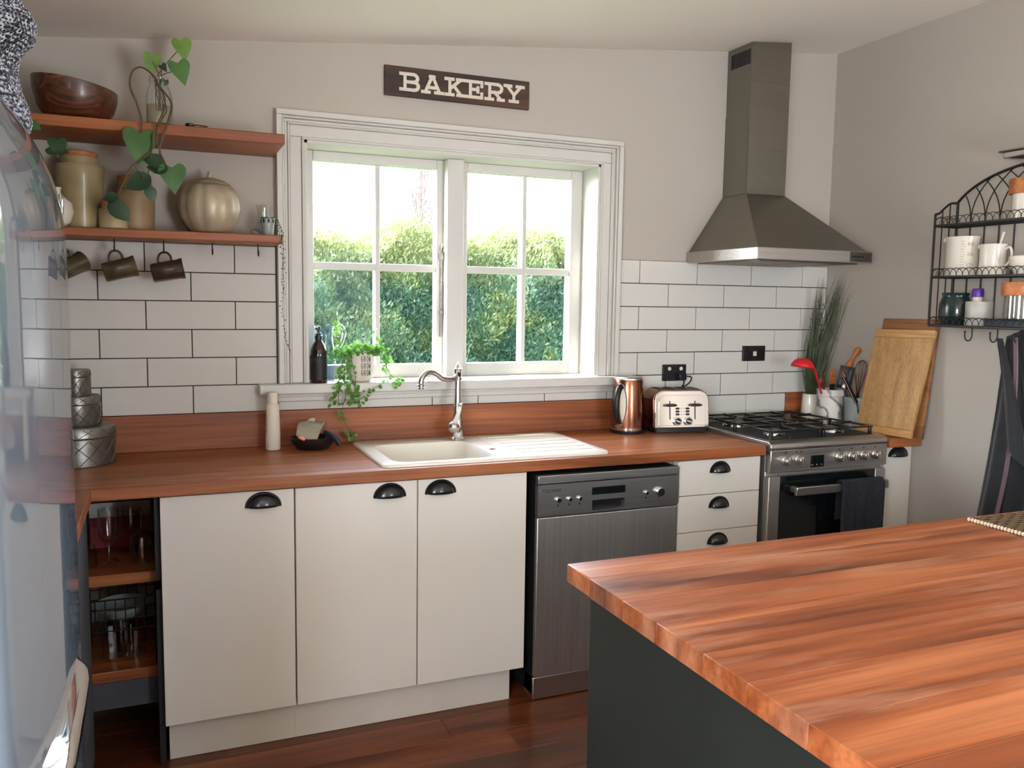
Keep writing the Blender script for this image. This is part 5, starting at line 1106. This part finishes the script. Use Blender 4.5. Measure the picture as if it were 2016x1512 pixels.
for k in range(6):
    a = pi*k/6; ux, uy = cos(a), sin(a)
    pts = [q0+Vector((ux*r, uy*r, z))+Vector((.018*z/.16, 0, 0)) for r, z in ((.004, 0), (.014, .05), (.026, .10), (.024, .135), (.012, .155), (0, .160), (-.012, .155), (-.024, .135), (-.026, .10), (-.014, .05), (-.004, 0))]
    wb_.tube(curve(pts, 3), .0014, 5)
wb_.build('wires', 'copper', wh, world=True); MB().tube([q0+Vector((0, 0, .005)), q0+Vector((-.008, 0, -.09))], [.008, .007], 8).build('handle', 'black_plastic', wh, world=True)
tg = thing('tongs', 'steel tongs with black grips leaning in front of the grey crock', 'tongs', (3.12, -.37, CZ_))
MB().tube([lw(1662, 742, -.385), lw(1676, 770, -.388), lw(1687, 792, -.39)], [.009, .010, .009], 10, flat=.6).build('grip', 'black_plastic', tg, world=True)
MB().tube([lw(1659, 735, -.385), lw(1663, 744, -.385)], [.004, .005], 8).tube([lw(1687, 792, -.39), lw(1690, 806, -.392), lw(1689, 815, -.393)], [.006, .006, .004], 8, flat=.5).tube([lw(1660, 744, -.388), lw(1684, 795, -.392)], [.0035, .0035], 6).build('arms', 'chrome', tg, world=True)
sp3 = thing('steel_ladle', 'round shiny steel spoon bowl at the rim of the grey crock', 'spoon', (3.13, -.32, CZ_+.02))
c_ = lw(1663, 762, -.30); MB().sphere(tuple(c_), (.017, .010, .020), 16, 10).tube([c_-Vector((0, 0, .018)), Vector((3.145, -.32, .93))], [.004, .004], 6).build('spoon', 'chrome', sp3, world=True)

# chopping boards leaning on the right wall
def board(name, label, bl, br_, tl, tr, th, mat, ends=None):
    bl, br_, tl, tr = map(Vector, (bl, br_, tl, tr)); t = thing(name, label, 'chopping board', tuple((bl+br_)/2))
    nr = (br_-bl).cross(tl-bl).normalized()
    if nr.x > 0: nr = -nr
    def P(u, v, d): return (bl*(1-u)+br_*u)*(1-v)+(tl*(1-u)+tr*u)*v+nr*d
    def slab(u0, u1, v0, v1): 
        m_ = MB(); m_.v = [tuple(P(u, v, d)) for d in (0, -th) for u, v in ((u0, v0), (u1, v0), (u1, v1), (u0, v1))]; m_.f = [(0, 1, 2, 3), (7, 6, 5, 4), (0, 4, 5, 1), (1, 5, 6, 2), (2, 6, 7, 3), (3, 7, 4, 0)]; return m_
    if ends:
        slab(0, 1, ends, 1-ends).build('panel', mat, t, world=True, bevel=.002); slab(0, 1, 0, ends-.001).build('end_cleat', ends_mat, t, world=True, bevel=.002); slab(0, 1, 1-ends+.001, 1).build('end_cleat', ends_mat, t, world=True, bevel=.002)
    else: slab(0, 1, 0, 1).build('board', mat, t, world=True, bevel=.003)
    return t
M['bamboo_end'] = wood('bamboo_cleat', rgb(176, 126, 70), rgb(200, 152, 94), rgb(216, 172, 114), 'y', .5, 1.6, .03); ends_mat = 'bamboo_end'
board('chopping_board', 'large pale bamboo chopping board leaning on the right wall', (3.088, -.385, .9015), (3.118, -.660, .9035), (3.182, -.382, 1.358), (3.188, -.694, 1.364), .018, 'bamboo', .075)
board('chopping_board', 'darker brown chopping board behind the bamboo one', (3.128, -.395, .9015), (3.150, -.690, .9035), (3.206, -.398, 1.406), (3.209, -.690, 1.408), .016, 'darkboard')

# ================================================================ wire rack on the right wall
rk = thing('wall_rack', 'black arched wire rack with three shelves on the right wall', 'wall rack', (3.17, -1.12, 1.386))
XF, XB, YA, YZ = 3.104, 3.225, -.732, -1.508; lv_ = [1.386, 1.581, 1.786]
fm = MB()
for y_ in (YA, YZ):
    fm.tube([(XF, y_, lv_[0]), (XF, y_, 1.833)], .0048, 6).tube([(XB, y_, lv_[0]), (XB, y_, 1.884)], .0055, 6)
    fm.tube(curve([(XF, y_, 1.833), (3.125, y_, 1.838), (3.150, y_, 1.858), (3.185, y_, 1.880), (XB, y_, 1.884)], 5), .0045, 6)
arch = lambda y_: 1.81+.20*math.sqrt(max(0, 1-((y_+1.12)/.42)**2))
fm.tube([(XB, YA+(YZ-YA)*k/40, arch(YA+(YZ-YA)*k/40)) for k in range(41)], .0055, 6)
fm.build('frame', 'iron', rk, world=True)
for z in lv_:
    s_ = MB().tube([(XF, YA, z), (XF, YZ, z)], .005, 6).tube([(XB, YA, z), (XB, YZ, z)], .0045, 6).tube([(XF, YA, z), (XB, YA, z)], .0048, 6).tube([(XF, YZ, z), (XB, YZ, z)], .0048, 6)
    for k in range(1, 5): x = XF+(XB-XF)*k/5; s_.tube([(x, YA, z), (x, YZ, z)], .0022, 5)
    so_ = s_.build('wire_shelf', 'iron', rk, world=True)
    e_ = MB(); n_ = 27; st2 = (YZ-YA)/n_
    for k in range(n_-1):
        y0 = YA+st2*k; e_.tube([(XF, y0+st2*(1-cos(pi*q/8)), z+.004+.030*sin(pi*q/8)**.8) for q in range(9)], .0014, 4)
    for k in range(4):
        x0 = XF+(XB-XF)*k/5; dx_ = (XB-XF)/5; e_.tube([(x0+dx_*(1-cos(pi*q/8)), YA, z+.004+.032*sin(pi*q/8)**.8) for q in range(9)], .0013, 4)
    e_.build('scalloped_edging', 'iron', so_, kind='stuff')
for k in range(1, 12):
    y_ = YA+(YZ-YA)*k/12; MB().tube([(XB, y_, lv_[0]), (XB, y_, lv_[2])], .0033, 6).build('back_bar', 'iron', rk, world=True)
    for sg in (-1, 1):
        pts = []; 
        for q in range(30):
            t_ = q/29*1.2; yy = y_+sg*.070*t_**2.6; zz = lv_[2]+.175*t_
            if zz > arch(yy) or yy > YA or yy < YZ: break
            pts.append((XB, yy, zz))
        if len(pts) > 2: MB().tube(pts, .0022, 5).build('gothic_arc', 'iron', rk, world=True)
for x in (3.144, 3.184):
    for y_ in (YA, YZ): MB().tube([(x, y_, lv_[0]), (x, y_, 1.852 if x < 3.16 else 1.878)], .0025, 5).build('side_bar', 'iron', rk, world=True)
hooksy = [-.858, -.970, -1.071, -1.18, -1.29, -1.40]
for y_ in hooksy:
    pts = [(3.200, y_, 1.384), (3.200, y_, 1.352)]+[(3.180+.020*cos(a), y_, 1.350-.022*sin(a)) for a in [pi*k/8 for k in range(9)]]+[(3.160, y_, 1.362)]
    MB().tube(curve(pts, 3), .0024, 6).sphere((3.160, y_, 1.364), .004, 8, 6).build('hook', 'iron', rk, world=True)
# crockery on the rack
def on(level, y_, x=3.165): return (x, y_, lv_[level]+.0026)
mj = thing('measuring_jug', 'white ceramic measuring jug with raised numbers on the rack', 'jug', on(1, -.818))
MB().lathe([(.062, 0), (.066, .004), (.066, .150), (.068, .156), (.065, .157), (.063, .15), (.062, .01), (0, .008)], (0, 0, 0), 40, sx=.80).sphere((-.02, .056, .146), (.016, .02, .014), 10, 8).build('body', 'white_ceramic', mj, smooth=50)
for tx, zz in (('400', .118), ('300', .078), ('170', .036)):
    q_ = MB(); r_ = .0662; add_text(q_, tx, .020, lambda u, v, t, zz=zz: (.80*(r_+t)*cos(radians(228)+u/r_), (r_+t)*sin(radians(228)+u/r_), zz+v)); q_.build('raised_number', 'stoneware_pale', mj, smooth=None)
q_ = MB()
for k in range(12): stroke_mesh(q_, [[(0, 0), (.012 if k % 3 else .018, 0)]], .0016, lambda u, v, t, k=k: (.80*(.0662+t)*cos(radians(208)+u/.0662), (.0662+t)*sin(radians(208)+u/.0662), .025+k*.010+v))
q_.build('scale_marks', 'stoneware_pale', mj, smooth=None)
cj = thing('milk_jug', 'cream ceramic milk jug with a spoon beside the measuring jug', 'jug', on(1, -.955))
MB().lathe([(.048, 0), (.052, .004), (.048, .06), (.050, .115), (.052, .120), (.049, .120), (.046, .06), (0, .01)], (0, 0, 0), 32, sx=.9).sphere((-.01, .046, .112), (.012, .014, .010), 10, 6).build('body', 'white_ceramic', cj, smooth=50)
MB().tube(curve([(0, -.046, .100), (0, -.070, .105), (0, -.078, .075), (0, -.064, .045), (0, -.046, .035)], 6), .005, 8).build('handle', 'white_ceramic', cj)
sn = MB().tube([(3.165, -.955, lv_[1]+.02), (3.160, -.985, lv_[1]+.12), (3.158, -1.000, lv_[1]+.168)], [.004, .004, .006], 8, flat=.6).build('teaspoon', 'white_ceramic'); tag(sn, 'pale spoon handle sticking out of the milk jug', 'spoon')
cb = thing('sugar_bowl', 'small white lidded bowl next to the milk jug', 'bowl', on(1, -1.085, 3.158))
MB().lathe([(.022, 0), (.026, .003), (.042, .035), (.046, .068), (.043, .068), (.038, .035), (0, .008)], (0, 0, 0), 32).build('body', 'white_ceramic', cb); MB().lathe([(.032, .068), (.034, .072), (.02, .076), (0, .077)], (0, 0, 0), 28).build('lid', 'white_ceramic', cb)
tc_ = MB().lathe([(.020, 0), (.030, .004), (.034, .03), (.028, .055), (.026, .055), (.03, .03), (0, .008)], (0, 0, 0), 28, caps=False).build('teal_cup', 'teal'); tc_.location = on(1, -1.175, 3.15); tag(tc_, 'small teal cup at the right end of the rack shelf', 'cup')
gj = thing('green_jar', 'dark green glazed pottery jar at the left of the rack', 'jar', on(0, -.800))
MB().lathe([(.050, 0), (.055, .004), (.064, .04), (.063, .085), (.052, .112), (.050, .118), (.055, .126), (.052, .130), (.046, .126), (.046, .10), (0, .02)], (0, 0, 0), 40, sx=.84).build('body', 'dark_green', gj, smooth=50)
wj = MB().lathe([(.046, 0), (.049, .003), (.049, .092), (.047, .096), (.043, .096), (.043, .01), (0, .008)], (0, 0, 0), 36).build('grey_pot', 'grey_stone', smooth=50); wj.location = on(0, -.915, 3.160); tag(wj, 'pale grey crackled pottery pot beside the green jar', 'pot')
pbt = thing('spice_shaker', 'small shaker with a purple cap standing in the grey pot', 'shaker', (3.166, -.900, lv_[0]+.012), 0)
MB().lathe([(.017, 0), (.018, .003), (.018, .100), (.016, .104)], (0, 0, 0), 20).build('body', 'white_plastic', pbt); MB().lathe([(.021, .104), (.0215, .106), (.0215, .132), (.019, .137), (0, .138)], (0, 0, 0), 12).build('cap', 'purple', pbt, label='purple ribbed cap')
sl_ = MB().box(3.118, 3.215, -1.28, -.972, 0, .030).build('slate_tray', 'slate', bevel=.003); sl_.location = (0, 0, lv_[0]+.0026); tag(sl_, 'dark slate tray at the bottom right of the rack', 'tray')
def lidded(label, y_, z, h, lidh, glassmat, r=.058):
    t = thing('wood_lid_jar', label, 'jar', (3.165, y_, z), 0, 'jars with wooden lids on the rack')
    MB().lathe([(.048, .0005), (.050, .003), (.050, h), (.0485, h), (.0485, .006), (0, .005)], (0, 0, 0), 32, caps=False).build('glass', glassmat, t)
    MB().lathe([(r*.98, h+.0005), (r, h+.003), (r, h+lidh-.004), (r*.97, h+lidh), (0, h+lidh)], (0, 0, 0), 32, sx=.93).build('lid', 'lidwood', t, label='orange wooden lid', bevel=0)
lidded('clear jar with a thick wooden lid on the slate tray', -1.078, lv_[0]+.033, .088, .050, 'clear', .064)
lidded('white jar with a thick wooden lid on the top rack shelf', -1.080, lv_[2]+.0026, .092, .056, 'white_ceramic', .064)
ct = thing('chrome_tray', 'shallow chrome dish resting on the top of the arched rack', 'tray', (3.17, -1.13, 2.018))
MB().prism([(a, b) for a, b in rrect(3.120, 3.222, -1.27, -.995, .015)], 2.0165, 2.040, 'z').build('tray', 'chrome', ct, world=True, bevel=.004); MB().prism(rrect(3.110, 3.226, -1.285, -.980, .02), 2.0402, 2.0435, 'z').build('rim', 'darkmetal', ct, world=True)

# apron and cloth on the hook
ap = thing('apron', 'black linen apron hanging from a rack hook on the right wall', 'apron', (3.18, -1.05, 1.34))
def apr(u, v):
    z = 1.352-.86*v; yl = -1.018+.085*min(1, v*1.15); yr = -1.085-.30*min(1, v*1.6)**.8
    y_ = yl*(1-u)+yr*u; f = .014*sin(u*16+v*2.5)*min(1, v*3)+.010*sin(u*31+1.2)*min(1, v*2)
    return (3.190+f*.9-.012*v, y_, z-.02*sin(u*pi)*v+(.03*u if v < .05 else 0))
MB().grid(apr, 44, 40).build('cloth', 'apron', ap, solid=.0025, world=True)
MB().grid(lambda u, v: (3.160+.006*sin(u*8+v*3)-.006*v, -1.00+.05*v*0-.085*v-.10*u*(.2+v), 1.345-.42*v-.10*u*v), 12, 24).build('folded_flap', 'apron', ap, solid=.0025, world=True)
ap2 = thing('mauve_apron', 'mauve cloth strap hanging together with the black apron', 'cloth', (3.16, -1.09, 1.34))
MB().grid(lambda u, v: (3.172+.003*sin(u*6), -1.058-.020*u-.012*sin(v*6)*0-.075*v*(1-v)*1.2+.045*v*v, 1.352-.78*v), 6, 40).build('strap', 'mauve', ap2, solid=.003, world=True)
